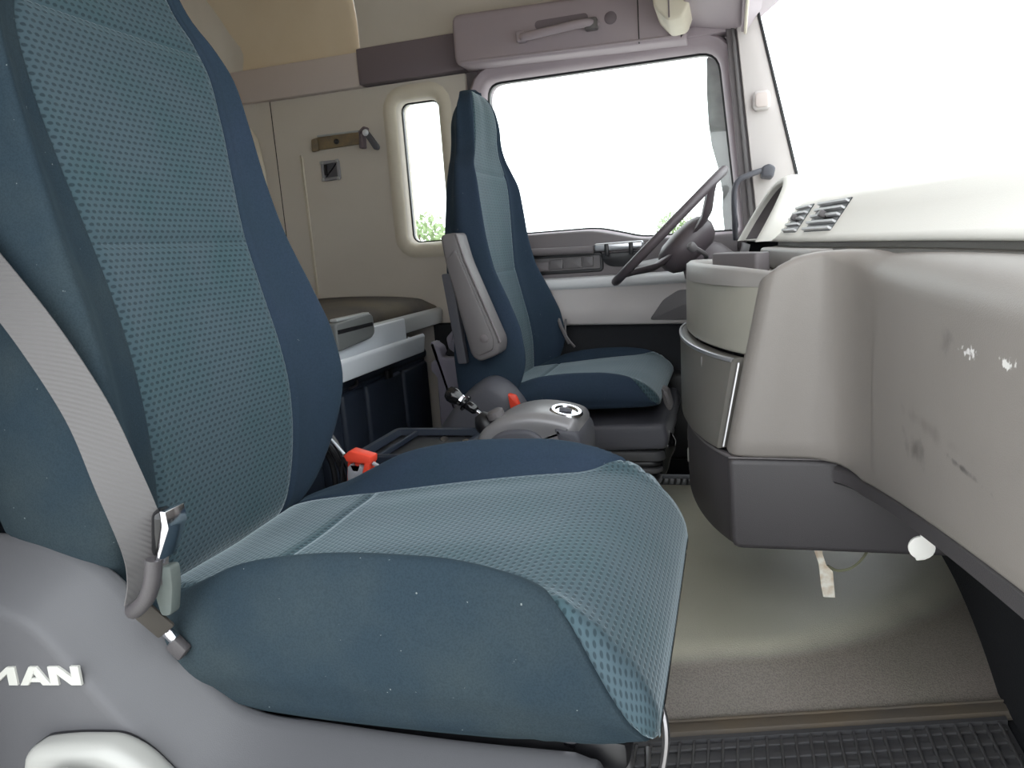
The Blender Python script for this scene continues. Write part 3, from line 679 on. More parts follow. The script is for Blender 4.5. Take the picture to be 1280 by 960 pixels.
obj('lever_grip', ctube([(-0.715, 0.080, 0.26), (-0.70, 0.066, 0.30), (-0.665, 0.062, 0.312), (-0.62, 0.066, 0.30), (-0.595, 0.080, 0.27)], 0.014, 10), 'white_plastic', rh)
# pedestal and lower ironwork
obj('pedestal', prism(rpoly([(-0.75, 0.0), (-0.22, 0.0), (-0.20, 0.22), (-0.24, 0.30), (-0.74, 0.30)], 0.02, 3), 'Y', 0.26, 0.66, 0.01, 2), 'black_plastic', ps)
obj('cushion_frame', rbox((-0.40, 0.44, 0.30), (0.58, 0.44, 0.035), 0.01), 'black_plastic', ps)
obj('front_strut', prism(rpoly([(-0.158, 0.06), (-0.108, 0.06), (-0.111, 0.335), (-0.148, 0.335)], 0.006, 2), 'Y', 0.235, 0.262, 0.004, 2), 'rubber', ps)
obj('front_strut', prism(rpoly([(-0.245, 0.06), (-0.195, 0.06), (-0.198, 0.325), (-0.235, 0.325)], 0.006, 2), 'Y', 0.58, 0.607, 0.004, 2), 'rubber', ps)
obj('slide_rail', rbox((-0.30, 0.25, 0.05), (0.42, 0.05, 0.06), 0.008), 'black_plastic', ps)
obj('slide_lever', ctube([(-0.105, 0.30, 0.350), (-0.085, 0.275, 0.338), (-0.076, 0.26, 0.315), (-0.078, 0.255, 0.28), (-0.092, 0.255, 0.22), (-0.10, 0.27, 0.16), (-0.12, 0.44, 0.15)], 0.0042, 8), 'steel', ps, label='bent steel slide lever')
obj('bracket', rbox((-0.165, 0.215, 0.325), (0.014, 0.02, 0.02), 0.003, rot=(0, 0.5, 0)), 'chrome', ps)

# ---------------- passenger seat belt
sb = empty('seat_belt', (-0.66, 0.155, 0.43), 'grey webbing seat belt with chrome tongue hanging over the near side of the passenger seat', 'seat belt')
path = [(-0.606, 0.140, 0.487), (-0.604, 0.148, 0.51), (-0.608, 0.152, 0.545), (-0.632, 0.155, 0.615), (-0.662, 0.160, 0.685), (-0.712, 0.163, 0.765), (-0.772, 0.170, 0.835), (-0.84, 0.185, 0.90), (-0.90, 0.17, 1.0), (-0.935, 0.09, 1.16), (-0.95, 0.005, 1.31)]
wd = [(0.25, 0.95, 0.1), (0.3, 0.93, 0.1), (0.4, 0.85, 0.15), (0.65, 0.6, 0.32), (0.8, 0.4, 0.42), (0.72, 0.35, 0.55), (0.66, 0.3, 0.6), (0.6, 0.25, 0.62), (0.7, 0.25, 0.55), (0.9, 0.15, 0.3), (1, 0.05, 0.1)]
rb, uvr = ribbon(path, wd, 0.047, 0.0018, 8)
obj('webbing', rb, 'webbing', sb, sharp=30, uv=uvr)
obj('shoulder_anchor', rbox((-0.95, -0.004, 1.325), (0.07, 0.028, 0.05), 0.01, 3), 'black_plastic', sb)
tg = obj('tongue', prism(rpoly([(-0.566, 0.535), (-0.560, 0.535), (-0.540, 0.572), (-0.541, 0.590), (-0.549, 0.590), (-0.550, 0.575)], 0.002, 2), 'Y', 0.118, 0.146, 0.002, 2), 'chrome', sb, label='chrome belt tongue')
obj('tongue_arm', join(ctube([(-0.545, 0.122, 0.578), (-0.558, 0.122, 0.548), (-0.568, 0.122, 0.528)], 0.0032, 8), ctube([(-0.556, 0.142, 0.572), (-0.568, 0.142, 0.545), (-0.578, 0.142, 0.525)], 0.0032, 8)), 'chrome', tg)
obj('tongue_cover', ctube([(-0.566, 0.12, 0.538), (-0.571, 0.118, 0.515), (-0.583, 0.118, 0.494), (-0.604, 0.122, 0.478), (-0.618, 0.135, 0.476), (-0.622, 0.146, 0.492), (-0.618, 0.156, 0.53)], 0.0085, 10), 'dash_dark', tg)
obj('guide_loop', rbox((-0.592, 0.165, 0.548), (0.020, 0.026, 0.055), 0.009, 3, (0, 0.15, 0.3)), 'gloss_black', sb)
obj('anchor_webbing', rbox((-0.622, 0.158, 0.450), (0.024, 0.006, 0.050), 0.003, 2, (0.1, -0.6, 0.4)), 'webbing_dark', sb)
bk = empty('near_belt_buckle', (-0.572, 0.168, 0.45), 'dusty green grey belt stalk wedged between the side cover and the passenger cushion', 'buckle')
obj('stalk', prism(rpoly([(-0.606, 0.508), (-0.586, 0.511), (-0.588, 0.485), (-0.596, 0.452), (-0.610, 0.450), (-0.614, 0.475)], 0.006, 3), 'Y', 0.160, 0.176, 0.003, 2), 'stalk_grey', bk)
obj('anchor_plate', rbox((-0.616, 0.172, 0.425), (0.026, 0.008, 0.012), 0.002, 2, (0, 0.75, 0)), 'chrome', bk)
obj('anchor_foot', rbox((-0.606, 0.174, 0.406), (0.022, 0.012, 0.020), 0.003, 2, (0, 0.75, 0)), 'dash_dark', bk)

# ---------------- far-side buckle of the passenger seat: broken open, orange red
rbk = empty('red_belt_buckle', (-0.685, 0.76, 0.40), 'broken open orange red seat belt buckle beside the passenger cushion', 'buckle')
c0, c1 = -0.712, -0.650
obj('buckle_cap', prism(rpoly([(-0.706, 0.462), (-0.692, 0.472), (-0.648, 0.460), (-0.650, 0.446), (-0.700, 0.450)], 0.003, 2), 'Y', 0.742, 0.772, 0.003, 2), 'red_plastic', rbk)
obj('buckle_shell', prism(rpoly([(-0.705, 0.458), (-0.652, 0.452), (-0.658, 0.415), (-0.714, 0.40)], 0.003, 2), 'Y', 0.757, 0.772, 0.003, 2), 'red_plastic', rbk)
obj('buckle_shell', prism(rpoly([(-0.662, 0.45), (-0.652, 0.45), (-0.660, 0.412), (-0.676, 0.412)], 0.002, 2), 'Y', 0.742, 0.760, 0.002, 2), 'red_plastic', rbk)
obj('latch_plate', prism(rpoly([(-0.700, 0.440), (-0.692, 0.446), (-0.688, 0.434), (-0.680, 0.434), (-0.676, 0.444), (-0.668, 0.438), (-0.676, 0.40), (-0.706, 0.40)], 0.0015, 2), 'Y', 0.744, 0.758, 0.002, 2), 'grey_plastic', rbk)
obj('side_pin', tube([(-0.650, 0.752, 0.446), (-0.640, 0.752, 0.440)], 0.004, 8), 'grey_plastic', rbk)
obj('side_frame', tube([(-0.708, 0.748, 0.460), (-0.716, 0.748, 0.435), (-0.722, 0.748, 0.38)], 0.003, 8), 'black_plastic', rbk)
obj('stem', tube([(-0.69, 0.762, 0.405), (-0.71, 0.76, 0.30), (-0.70, 0.72, 0.24)], 0.010, 8), 'black_plastic', rbk)
obj('white_cable', ctube([(-0.780, 0.77, 0.530), (-0.747, 0.765, 0.496), (-0.714, 0.762, 0.460)], 0.0028, 6), 'tray_white', label='thin white cable running down behind the passenger backrest', cat='cable')
for k in range(3):
    obj('black_hose', ctube([(-0.80 + 0.022 * k, 0.74 + 0.02 * k, 0.50), (-0.765 + 0.016 * k, 0.78, 0.46), (-0.755 + 0.02 * k, 0.785, 0.38), (-0.78 + 0.02 * k, 0.78, 0.2), (-0.78 + 0.02 * k, 0.76, 0.006)], 0.006, 8), 'black_plastic',
        label=('black cable behind the passenger backrest, farthest from the red buckle', 'black cable behind the passenger backrest, middle one of three', 'black cable behind the passenger backrest, closest to the red buckle')[k], cat='cable', group='cables behind the passenger backrest')

# ---------------- driver seat (far)
DZ = -0.108
ds = make_seat('suspension_seat', -0.640, 1.70, DZ, 'teal blue cloth driver seat with folded grey armrest', 'velour', -0.185, -0.032, 0.5, 1.45, 0.70, 0.10)
ar = obj('armrest', prism(rpoly([(-0.712, 0.868), (-0.668, 0.872), (-0.652, 0.80), (-0.574, 0.590), (-0.580, 0.556), (-0.634, 0.538), (-0.654, 0.556), (-0.705, 0.80)], [0.012, 0.01, 0.02, 0.014, 0.012, 0.012, 0.012, 0.03], 4), 'Y', 1.345, 1.425, 0.008, 3), 'armrest_grey', ds, label='folded grey armrest')
obj('armrest_side', prism(rpoly([(-0.700, 0.80), (-0.672, 0.832), (-0.660, 0.80), (-0.588, 0.596), (-0.592, 0.57), (-0.630, 0.556), (-0.644, 0.565)], 0.008, 3), 'Y', 1.348, 1.339, 0.003, 2), 'armrest_grey', ar)
obj('pivot_button', lathe([(0, 0), (0.011, 0), (0.011, 0.003), (0.008, 0.004), (0, 0.004)], (-0.612, 1.340, 0.600), (0, -1, 0), 20), 'door_dark', ar)
obj('armrest_edge', tube([(-0.668, 1.346, 0.868), (-0.650, 1.346, 0.80), (-0.572, 1.346, 0.588)], 0.003, 6), 'door_dark', ar)
obj('side_strip', prism(rpoly([(-0.742, 0.768), (-0.712, 0.768), (-0.690, 0.525), (-0.716, 0.525)], 0.005, 2), 'Y', 1.405, 1.43, 0.004, 2), 'slate_plastic', ds)
dcv = cr([(-0.80, 0.33, 0), (-0.745, 0.40, 0), (-0.69, 0.455, 0), (-0.632, 0.487, 0), (-0.585, 0.474, 0), (-0.545, 0.428, 0), (-0.51, 0.36, 0), (-0.48, 0.30, 0)], 5)
DC = [(p.x, p.y) for p in dcv] + [(-0.48, 0.26), (-0.80, 0.26)]
obj('side_cover', grid([lift(offs(DC, d), 'Y', y) for d, y in ((0.003, 1.44), (0, 1.43), (0.003, 1.405), (0.012, 1.388), (0.024, 1.376), (0.034, 1.372))], True, True), 'slate_plastic', ds, sharp=70, label='slate grey plastic side cover')
obj('buckle', prism(rpoly([(-0.565, 0.452), (-0.545, 0.446), (-0.535, 0.42), (-0.56, 0.41)], 0.004, 2), 'Y', 1.35, 1.37, 0.003, 2), 'red_plastic', ds, label='red belt buckle')
# suspension skirt, bellows and base
sk = [(-0.66, 0.225), (-0.20, 0.225)]
obj('seat_skirt', prism(rpoly([(-0.66, 0.255), (-0.175, 0.275), (-0.165, 0.30), (-0.175, 0.345), (-0.66, 0.335)], 0.015, 3), 'Y', 1.452, 1.948, 0.012, 3), 'slate_plastic', ds)
for k in range(5):
    z = 0.255 - 0.017 * k; i = 0.006 * (k % 2)
    obj('bellows_fold', prism(rrect(-0.64 + i, -0.178 - i - 0.004 * k, 1.458 + i, 1.942 - i, 0.03, 4), 'Z', z - 0.016, z + 0.012 if k == 0 else z, 0.006, 2), 'rubber' if k % 2 == 0 else 'black_plastic', ds)
obj('base_plate', prism(rrect(-0.65, -0.22, 1.455, 1.945, 0.02, 4), 'Z', 0.155, 0.178, 0.004, 2), 'black_plastic', ds)
obj('base_box', prism(rrect(-0.63, -0.26, 1.48, 1.92, 0.02, 4), 'Z', 0.0, 0.16, 0.004, 2), 'black_plastic', ds)
obj('front_lever', prism(rpoly([(-0.186, 0.43), (-0.168, 0.42), (-0.158, 0.375), (-0.168, 0.368), (-0.180, 0.39)], 0.005, 2), 'Y', 1.50, 1.56, 0.004, 2), 'armrest_grey', ds)
hk = obj('hanging_knob', lathe([(0.0, 0.0), (0.010, 0.002), (0.014, 0.02), (0.016, 0.05), (0.024, 0.075), (0.022, 0.10), (0.01, 0.115), (0.0, 0.116)], (-0.190, 1.50, 0.195), (0.18, 0, 1), 18), 'gloss_black', ds)
obj('knob_tip', lathe([(0, -0.004), (0.007, -0.004), (0.008, 0.006), (0, 0.008)], (-0.188, 1.497, 0.215), (0.1, -1, 0), 14), 'chrome', hk)
obj('hook_rod', ctube([(-0.20, 1.49, 0.268), (-0.185, 1.485, 0.262), (-0.172, 1.485, 0.29), (-0.168, 1.49, 0.318)], 0.003, 6), 'steel', ds)
obj('belt_loop', join(ctube([(-0.52, 1.93, 0.50), (-0.545, 1.93, 0.56), (-0.56, 1.95, 0.60)], 0.006, 6), ctube([(-0.50, 1.92, 0.49), (-0.53, 1.93, 0.53), (-0.53, 1.945, 0.58)], 0.004, 6)), 'armrest_grey', ds)
# driver belt guide on the far shoulder
obj('belt_guide', prism(rpoly([(-0.690, 1.05), (-0.676, 1.045), (-0.668, 0.99), (-0.672, 0.93), (-0.690, 0.925), (-0.684, 0.99)], 0.004, 3), 'Y', 1.925, 1.955, 0.004, 2), 'black_plastic', ds)

# ================================================================== DASHBOARD
db = empty('dashboard', (0.2, 1.0, 0.28), 'large worn grey dashboard running across the cab with drawers and vents', 'dashboard')
def scuffed(name, c, spots):
    m = mat(name, c, 0.46, var=(5, 0.3), c2=[v * 0.9 for v in c], bump=(650, 0.16), spec=0.45)
    nt = m.node_tree; N = nt.nodes; L = nt.links; b = N['Principled BSDF']; src = b.inputs['Base Color'].links[0].from_socket
    tc = N.new('ShaderNodeTexCoord'); o0 = ORG[db]
    for (cx, cy, cz), (rx, ry, rz), colr, sc, th in spots:
        mp = N.new('ShaderNodeMapping'); mp.vector_type = 'TEXTURE'; mp.inputs[1].default_value = (cx - o0.x, cy - o0.y, cz - o0.z); mp.inputs[3].default_value = (rx, ry, rz)
        L.new(tc.outputs['Object'], mp.inputs[0])
        ln = N.new('ShaderNodeVectorMath'); ln.operation = 'LENGTH'; L.new(mp.outputs[0], ln.inputs[0])
        nz = N.new('ShaderNodeTexNoise'); nz.inputs['Scale'].default_value = sc; nz.inputs['Detail'].default_value = 5; L.new(tc.outputs['Object'], nz.inputs['Vector'])
        a = N.new('ShaderNodeMath'); a.operation = 'SUBTRACT'; L.new(nz.outputs['Fac'], a.inputs[0])
        k = N.new('ShaderNodeMath'); k.operation = 'MULTIPLY'; k.inputs[1].default_value = 0.35; L.new(ln.outputs['Value'], k.inputs[0]); L.new(k.outputs[0], a.inputs[1])
        mr = N.new('ShaderNodeMapRange'); mr.inputs[1].default_value = th; mr.inputs[2].default_value = th + (0.10 if sc > 100 else 0.28); L.new(a.outputs[0], mr.inputs[0])
        mx = N.new('ShaderNodeMix'); mx.data_type = 'RGBA'; mx.inputs[7].default_value = rgb(*colr); L.new(mr.outputs[0], mx.inputs[0]); L.new(src, mx.inputs[6]); src = mx.outputs[2]
    L.new(src, b.inputs['Base Color'])
scuffed('dash_scuffed', (137, 131, 126), [
    ((0.21, 0.305, 0.698), (0.03, 0.030, 0.008), (225, 222, 220), 160, 0.30),
    ((0.21, 0.215, 0.702), (0.03, 0.022, 0.008), (228, 226, 222), 160, 0.30),
    ((0.21, 0.370, 0.700), (0.03, 0.024, 0.018), (104, 99, 96), 40, 0.20),
    ((0.205, 0.470, 0.562), (0.03, 0.050, 0.018), (106, 101, 97), 40, 0.18),
    ((0.21, 0.300, 0.588), (0.03, 0.075, 0.004), (92, 88, 86), 60, 0.20),
    ((0.21, 0.42, 0.60), (0.05, 0.10, 0.010), (122, 116, 111), 30, 0.18)])

# plan path of the centre-stack flank running into the passenger panel
plan = cr([(0.014, 0.850, 0), (0.016, 0.822, 0), (0.030, 0.803, 0), (0.060, 0.797, 0), (0.100, 0.796, 0), (0.132, 0.790, 0), (0.160, 0.768, 0), (0.178, 0.72, 0), (0.190, 0.62, 0), (0.202, 0.45, 0), (0.210, 0.25, 0), (0.214, 0.05, 0), (0.215, 0.0, 0)], 8)
npl = len(plan)
def nrm(i):
    t = plan[min(i + 1, npl - 1)] - plan[max(i - 1, 0)]; t.normalize(); return Vector((-t.y, t.x, 0))
acc = [0.0]
for i in range(1, npl): acc.append(acc[-1] + (plan[i] - plan[i - 1]).length)
G = []
for i, p in enumerate(plan):
    s = acc[i]; n = nrm(i)
    w = max(0.0, 1 - max(0, s - 0.05) / 0.13)                      # leaning edge of the stack
    up_ = min(1.0, max(0.0, (s - 0.025) / 0.15)); up_ = 1 - (1 - up_) ** 2.2
    zt = 0.748 + 0.034 * up_
    lower = min(1.0, max(0.0, (s - 0.24) / 0.75)); zb = 0.450 - 0.012 * min(1, max(0, (s - .15) / .1)) + 0.12 * lower
    rr = 0.012 + 0.045 * min(1, max(0, (s - 0.16) / 0.12))         # top roll grows along the passenger side
    dm = 0.03 + 0.07 * min(1, max(0, (s - 0.06) / 0.15))
    rows = [(dm + 0.04, zt - 0.002), (dm, zt)]
    for k in range(9):
        a = math.pi / 2 * k / 8; rows.append((rr * (1 - math.sin(a)), zt - rr * 0.9 * (1 - math.cos(a))))
    zs_ = zt - rr * 0.9
    for k in range(1, 13): 
        t = k / 12; rows.append((0.006 * math.sin(math.pi * t) * (-1 if s > 0.3 else 0) , zs_ + (zb + 0.006 - zs_) * t))
    rows += [(0.004, zb), (0.03, zb)]
    G.append([(p.x + n.x * d + 0.2 * (z - 0.60) * w, p.y + n.y * d, z) for d, z in rows])
obj('passenger_panel', grid(G), 'dash_scuffed', db, sharp=70, label='worn grey panel with scuff marks')
# black rail under the passenger panel
G = []
for i, p in enumerate(plan):
    s = acc[i]
    if s < 0.17: continue
    n = nrm(i); lower = min(1.0, max(0.0, (s - 0.24) / 0.75)); zb = 0.438 + 0.12 * lower
    G.append([(p.x + n.x * d, p.y + n.y * d, z) for d, z in ((0.03, zb + 0.004), (0.010, zb + 0.001), (0.004, zb - 0.004), (0.004, zb - 0.022), (0.010, zb - 0.027), (0.06, zb - 0.024), (0.16, zb - 0.01))])
obj('lower_rail', grid(G), 'dash_dark', db, sharp=50)
# inner carcass that closes the dashboard behind the panels
obj('carcass', prism([(0.26, 0.50), (0.44, 0.42), (0.52, 0.60), (0.52, 0.86), (0.34, 0.80), (0.26, 0.76)], 'Y', 0.0, 2.05, 0.0), 'black_plastic', db, smooth=False)

obj('end_panel', prism(rpoly([(0.222, 0.53), (0.222, 0.765), (0.25, 0.785), (0.275, 0.79), (0.30, 0.84), (0.34, 0.878), (0.50, 0.884), (0.50, 0.50), (0.30, 0.50)], 0.006, 2), 'Y', -0.014, 0.004, 0.002, 2), 'dash_dark', db)
# centre stack face (faces the driver aisle), bowed
face = cr([(0.034, 0.808, 0), (0.012, 0.835, 0), (-0.022, 0.90, 0), (-0.055, 0.99, 0), (-0.082, 1.10, 0), (-0.098, 1.22, 0), (-0.103, 1.32, 0), (-0.098, 1.40, 0)], 6)
fa = [0.0]
for i in range(1, len(face)): fa.append(fa[-1] + (face[i] - face[i - 1]).length)
def facepanel(z0, z1, off, th, r=0.006, s0=0.0, s1=99):
    G = []
    for i, p in enumerate(face):
        if fa[i] < s0 or fa[i] > s1: continue
        t = (face[min(i + 1, len(face) - 1)] - face[max(i - 1, 0)]).normalized(); n = Vector((-t.y, t.x, 0)) * (1 if -t.y < 0 else -1)
        w = max(0.08, 1 - fa[i] / 0.45); R = []
        for d, z in rrect(-th, off, z0, z1, r, 3):
            R.append((p.x + n.x * d + 0.2 * (max(z, 0.45) - 0.60) * w, p.y + n.y * d, z))
        G.append(R)
    return grid(G, True, True)
obj('upper_fascia', facepanel(0.618, 0.733, 0.0, 0.03, 0.006, 0.02), 'dash_olive', db, label='olive grey upper fascia of the centre stack')
dw = obj('drawer', facepanel(0.455, 0.612, 0.014, 0.012, 0.004, 0.04), 'drawer_grey', db, label='slightly open grey drawer')
obj('drawer_rim', facepanel(0.606, 0.613, 0.0165, -0.010, 0.0012, 0.04), 'alu', dw)
obj('drawer_rim', rbox((-0.006, 0.836, 0.532), (0.004, 0.006, 0.150), 0.001, 1, (0, 0.19, 0)), 'alu', dw)
obj('drawer_mark', box2((-0.058, 0.946, 0.545), (-0.056, 0.949, 0.60), 0), 'armrest_grey', dw, smooth=False)
ld = obj('lower_drawer', facepanel(0.288, 0.447, 0.002, 0.03), 'dash_dark', db, label='dark lower drawer of the centre stack')
obj('drawer_rim', facepanel(0.443, 0.449, 0.006, 0.004, 0.0015), 'armrest_grey', ld)
obj('drawer_latch', box2((-0.1045, 1.205, 0.318), (-0.095, 1.222, 0.348), 0.002), 'white_plastic', ld)
obj('drawer_latch', box2((-0.1045, 1.225, 0.362), (-0.095, 1.235, 0.392), 0.002), 'armrest_grey', ld)
core = [(0.036, 0.84), (0.0, 0.90), (-0.030, 0.99), (-0.058, 1.10), (-0.074, 1.22), (-0.078, 1.40), (0.20, 1.44), (0.30, 1.2), (0.25, 0.84)]
obj('stack_core', prism(core, 'Z', 0.30, 0.725, 0.0), 'black_plastic', db, smooth=False)
# tray on top of the stack
top = [(p.x + 0.2 * (0.745 - 0.6) * max(0.08, 1 - fa[i] / 0.45), p.y) for i, p in enumerate(face) if fa[i] > 0.03] + [(0.02, 1.44), (0.12, 1.40), (0.16, 1.1), (0.17, 0.86), (0.07, 0.81)]
tr_ = obj('top_tray', prism(top, 'Z', 0.722, 0.738, 0.002, 2), 'dash_grey', db, label='shallow tray on top of the centre stack')
rim = cr([(0.062, 0.812, 0), (0.036, 0.85, 0), (0.003, 0.90, 0), (-0.038, 0.99, 0), (-0.070, 1.10, 0), (-0.088, 1.22, 0), (-0.086, 1.33, 0), (-0.055, 1.41, 0), (0.0, 1.44, 0), (0.08, 1.44, 0)], 6)
G = []
for i, p in enumerate(rim):
    t = (rim[min(i + 1, len(rim) - 1)] - rim[max(i - 1, 0)]).normalized(); n = Vector((-t.y, t.x, 0)) * -1
    h = 0.755 + 0.012 * math.sin(math.pi * i / (len(rim) - 1))
    G.append([(p.x + n.x * d, p.y + n.y * d, z) for d, z in ((-0.008, 0.730), (-0.007, h - 0.006), (0.002, h), (0.012, h - 0.002), (0.018, h - 0.01), (0.020, 0.735))])
obj('tray_rim', grid(G), 'dash_grey', tr_, sharp=70)
obj('tray_block', prism(rpoly([(-0.045, 1.30), (0.045, 1.12), (0.075, 1.14), (0.0, 1.36)], 0.01, 3), 'Z', 0.738, 0.778, 0.004, 2), 'door_dark', tr_)
obj('tray_wall', prism(rpoly([(0.06, 1.40), (0.13, 0.92), (0.22, 0.92), (0.14, 1.42)], 0.02, 3), 'Z', 0.738, 0.782, 0.008, 3), 'dash_grey', tr_)

# black lower box of the stack
bxO = rpoly([(-0.013, 0.448), (0.37, 0.442), (0.37, 0.288), (-0.010, 0.286)], [0.014, 0.02, 0.02, 0.02], 4)
bx = obj('lower_box', prism(bxO, 'Y', 0.800, 1.30, 0.010, 4), 'dash_dark', db, label='dark rounded lower box of the centre stack')
obj('box_bead', tube([(-0.012, 0.801, 0.449), (0.145, 0.801, 0.447), (0.185, 0.801, 0.436)], 0.0016, 6), 'armrest_grey', bx)

# upper pad with lip
lip = cr([(0.030, 2.05, 0), (0.045, 1.85, 0), (0.07, 1.60, 0), (0.092, 1.42, 0), (0.105, 1.30, 0), (0.116, 1.18, 0), (0.135, 1.08, 0), (0.155, 0.98, 0), (0.195, 0.80, 0), (0.235, 0.60, 0), (0.262, 0.35, 0), (0.272, 0.1, 0), (0.274, 0.0, 0)], 6)
def basex(y):
    T = [(0.0, 0.38), (0.16, 0.44), (0.5, 0.49), (1.1, 0.50), (1.65, 0.45), (1.92, 0.33), (2.07, 0.22)]; return interp(T, y)[0]
G = []
for p in lip:
    D = max(0.10, basex(p.y) - p.x)
    rows = [(0.05, 0.792), (0.012, 0.792), (0.004, 0.793), (0.0, 0.796), (0.0, 0.801), (0.003, 0.806), (0.012, 0.815), (0.030, 0.842), (0.046, 0.866), (0.065, 0.879), (0.09, 0.884)]
    sc2 = min(1.0, D / 0.10)
    rows = [(d, z) for d, z in rows] + [(0.09 + (D - 0.09) * 0.5, 0.888), (D + 0.02, 0.890)]
    kf = min(1.0, max(0.0, (1.43 - p.y) / 0.05))
    G.append([(p.x + d, p.y, (0.798 + (z - 0.798) * kf) if (z > 0.8 and d < D) else z) for d, z in rows])
obj('upper_pad', grid(G), 'dash_pad', db, sharp=60, label='pale sunlit upper dashboard pad')
obj('shadow_gap', grid([[(p.x + d, p.y, z) for d, z in ((-0.004, 0.776), (-0.003, 0.7825), (0.008, 0.7842), (0.009, 0.799))] for p in lip if p.y < 1.40]), 'ledge_dark', db, sharp=30)  # dark tone stands in for the shade between pad lip and panel
# two air vents on the sloping pad
def slope(y, t):                 # point on the sloping pad face; t 0 bottom, 1 top
    T = [(p.y, p.x) for p in lip][::-1]; x = interp(T, y)[0]
    return Vector((x + 0.010 + 0.036 * t, y, 0.809 + 0.056 * t))
nslope = Vector((-0.056, 0.0, 0.036)).normalized()
for y0, y1, lb in ((1.185, 1.335, 'slatted air vent nearer the instrument hood'), (0.975, 1.125, 'slatted air vent nearer the passenger panel')):
    Gb = [[slope(y0 + (y1 - y0) * k / 6, t) + nslope * h for t, h in ((0.0, 0.0), (0.0, 0.0025), (1.0, 0.0025), (1.0, 0.0))] for k in range(7)]
    vt = obj('air_vent', grid(Gb, True, True), 'black_plastic', db, smooth=False, label=lb)
    for q in range(5):
        t = 0.06 + 0.2 * q; Gq = []
        for k in range(7):
            y = y0 + (y1 - y0) * k / 6; Gq.append([slope(y, t) + nslope * 0.002, slope(y, t) + nslope * 0.009, slope(y, t + 0.055) + nslope * 0.010, slope(y, t + 0.055) + nslope * 0.002])
        obj('slat', grid(Gq, True, True), 'door_ledge', vt, smooth=False)
    ym = (y0 + y1) / 2
    obj('thumb_tab', rbox(slope(ym, 0.5) + nslope * 0.010, (0.012, 0.030, 0.014), 0.003, 2, (0, -0.99, 0)), 'armrest_grey', vt)

# instrument hood: arch leaning towards the windscreen, open to the driver
def arch(sc3, back, dy=0.0, n=28):
    R = []
    for k in range(n + 1):
        a = math.pi * k / n; y = 1.70 - 0.275 * sc3 * (abs(math.cos(a)) ** 0.75) * (1 if math.cos(a) > 0 else -1); h = 0.162 * sc3 * math.sin(a) ** 0.85 if math.sin(a) > 0 else 0
        R.append((0.056 + 0.58 * h + back - 0.038 * (y - 1.425) / 0.55, y, 0.795 + h))
    return R
hood = obj('instrument_hood', grid([arch(s3, b) for s3, b in ((0.88, 0.020), (0.885, 0.006), (0.91, 0.0), (0.95, -0.002), (0.985, 0.004), (1.0, 0.016), (1.0, 0.04), (0.99, 0.10), (0.93, 0.20))]), 'dash_pad', db, sharp=70, label='pale arched instrument hood')
obj('hood_inside', grid([arch(s3, b) for s3, b in ((0.88, 0.019), (0.86, 0.06), (0.82, 0.10), (0.02, 0.11))]), 'door_dark', hood, sharp=60)
for yy, rr in ((1.60, 0.052), (1.80, 0.052)):
    g_ = obj('gauge', lathe([(0, 0), (rr, 0), (rr, 0.010), (rr - 0.006, 0.012), (rr - 0.006, 0.004), (0, 0.004)], (0.175, yy, 0.855), (-1, 0, 0.45), 28), 'black_plastic', hood)
    obj('needle', rbox((0.169, yy - 0.015, 0.862), (0.002, 0.035, 0.003), 0.0005, 1, (0.5, 0, 0)), 'white_plastic', hood)
obj('driver_fascia', grid([[(0.030 + 0.02 * (2.05 - y), y, 0.79), (0.02 + 0.015 * (2.05 - y), y, 0.74), (0.05, y, 0.62), (0.12, y, 0.45), (0.30, y, 0.40)] for y in (1.42, 1.6, 1.8, 2.05)]), 'door_dark', db, sharp=40)

# ------------------------------------------------------------------ steering wheel
sw = empty('steering_wheel', (-0.169, 1.70, 0.848), 'dark steering wheel seen edge-on in front of the driver window', 'steering wheel')
C0 = Vector((-0.169, 1.70, 0.848)); e1 = Vector((0.306, 0, 0.283)).normalized(); e2 = Vector((-0.078, 1, 0.013)); e2 = (e2 - e1 * e2.dot(e1)).normalized(); ax = e1.cross(e2) * -1
if ax.x > 0: ax = -ax
dn = -ax                                     # towards the column
ring = []
for k in range(64):
    a = 2 * math.pi * k / 64; ring.append(C0 + (e1 * math.cos(a) + e2 * math.sin(a)) * 0.205)
G = []
for k in range(64):
    a = 2 * math.pi * k / 64; rd = e1 * math.cos(a) + e2 * math.sin(a); G.append([ring[k] + (rd * math.cos(b) * 0.0145 + ax * math.sin(b) * 0.0125) for b in [2 * math.pi * q / 12 for q in range(12)]])
G.append(G[0]); V, Fc = grid(G, True)
obj('rim', (V, Fc), 'wheel_rubber', sw)
for a in (35, 145, 215, 325):
    d = e1 * math.cos(math.radians(a)) + e2 * math.sin(math.radians(a)); s_ = ax.cross(d)
    G = []
    for r, dp, w_ in ((0.205, 0.0, 0.022), (0.17, 0.018, 0.024), (0.12, 0.048, 0.032), (0.07, 0.06, 0.045), (0.03, 0.06, 0.05)):
        c = C0 + d * r + dn * dp; G.append([c + s_ * w_ * math.cos(b) + dn * 0.009 * math.sin(b) for b in [2 * math.pi * q / 10 for q in range(10)]])
    obj('spoke', grid(G, True, True), 'wheel_rubber', sw)
obj('hub', lathe([(0.0, 0.022), (0.05, 0.026), (0.075, 0.036), (0.088, 0.052), (0.09, 0.075), (0.08, 0.10), (0.06, 0.115), (0.0, 0.118)], C0, dn, 28), 'wheel_rubber', sw)
stc = empty('steering_column', tuple(C0 + dn * 0.12), 'dark mauve steering column shroud below the steering wheel', 'steering column')
cA, cB, cD = C0 + dn * 0.105, C0 + dn * 0.20, C0 + dn * 0.34
G = []
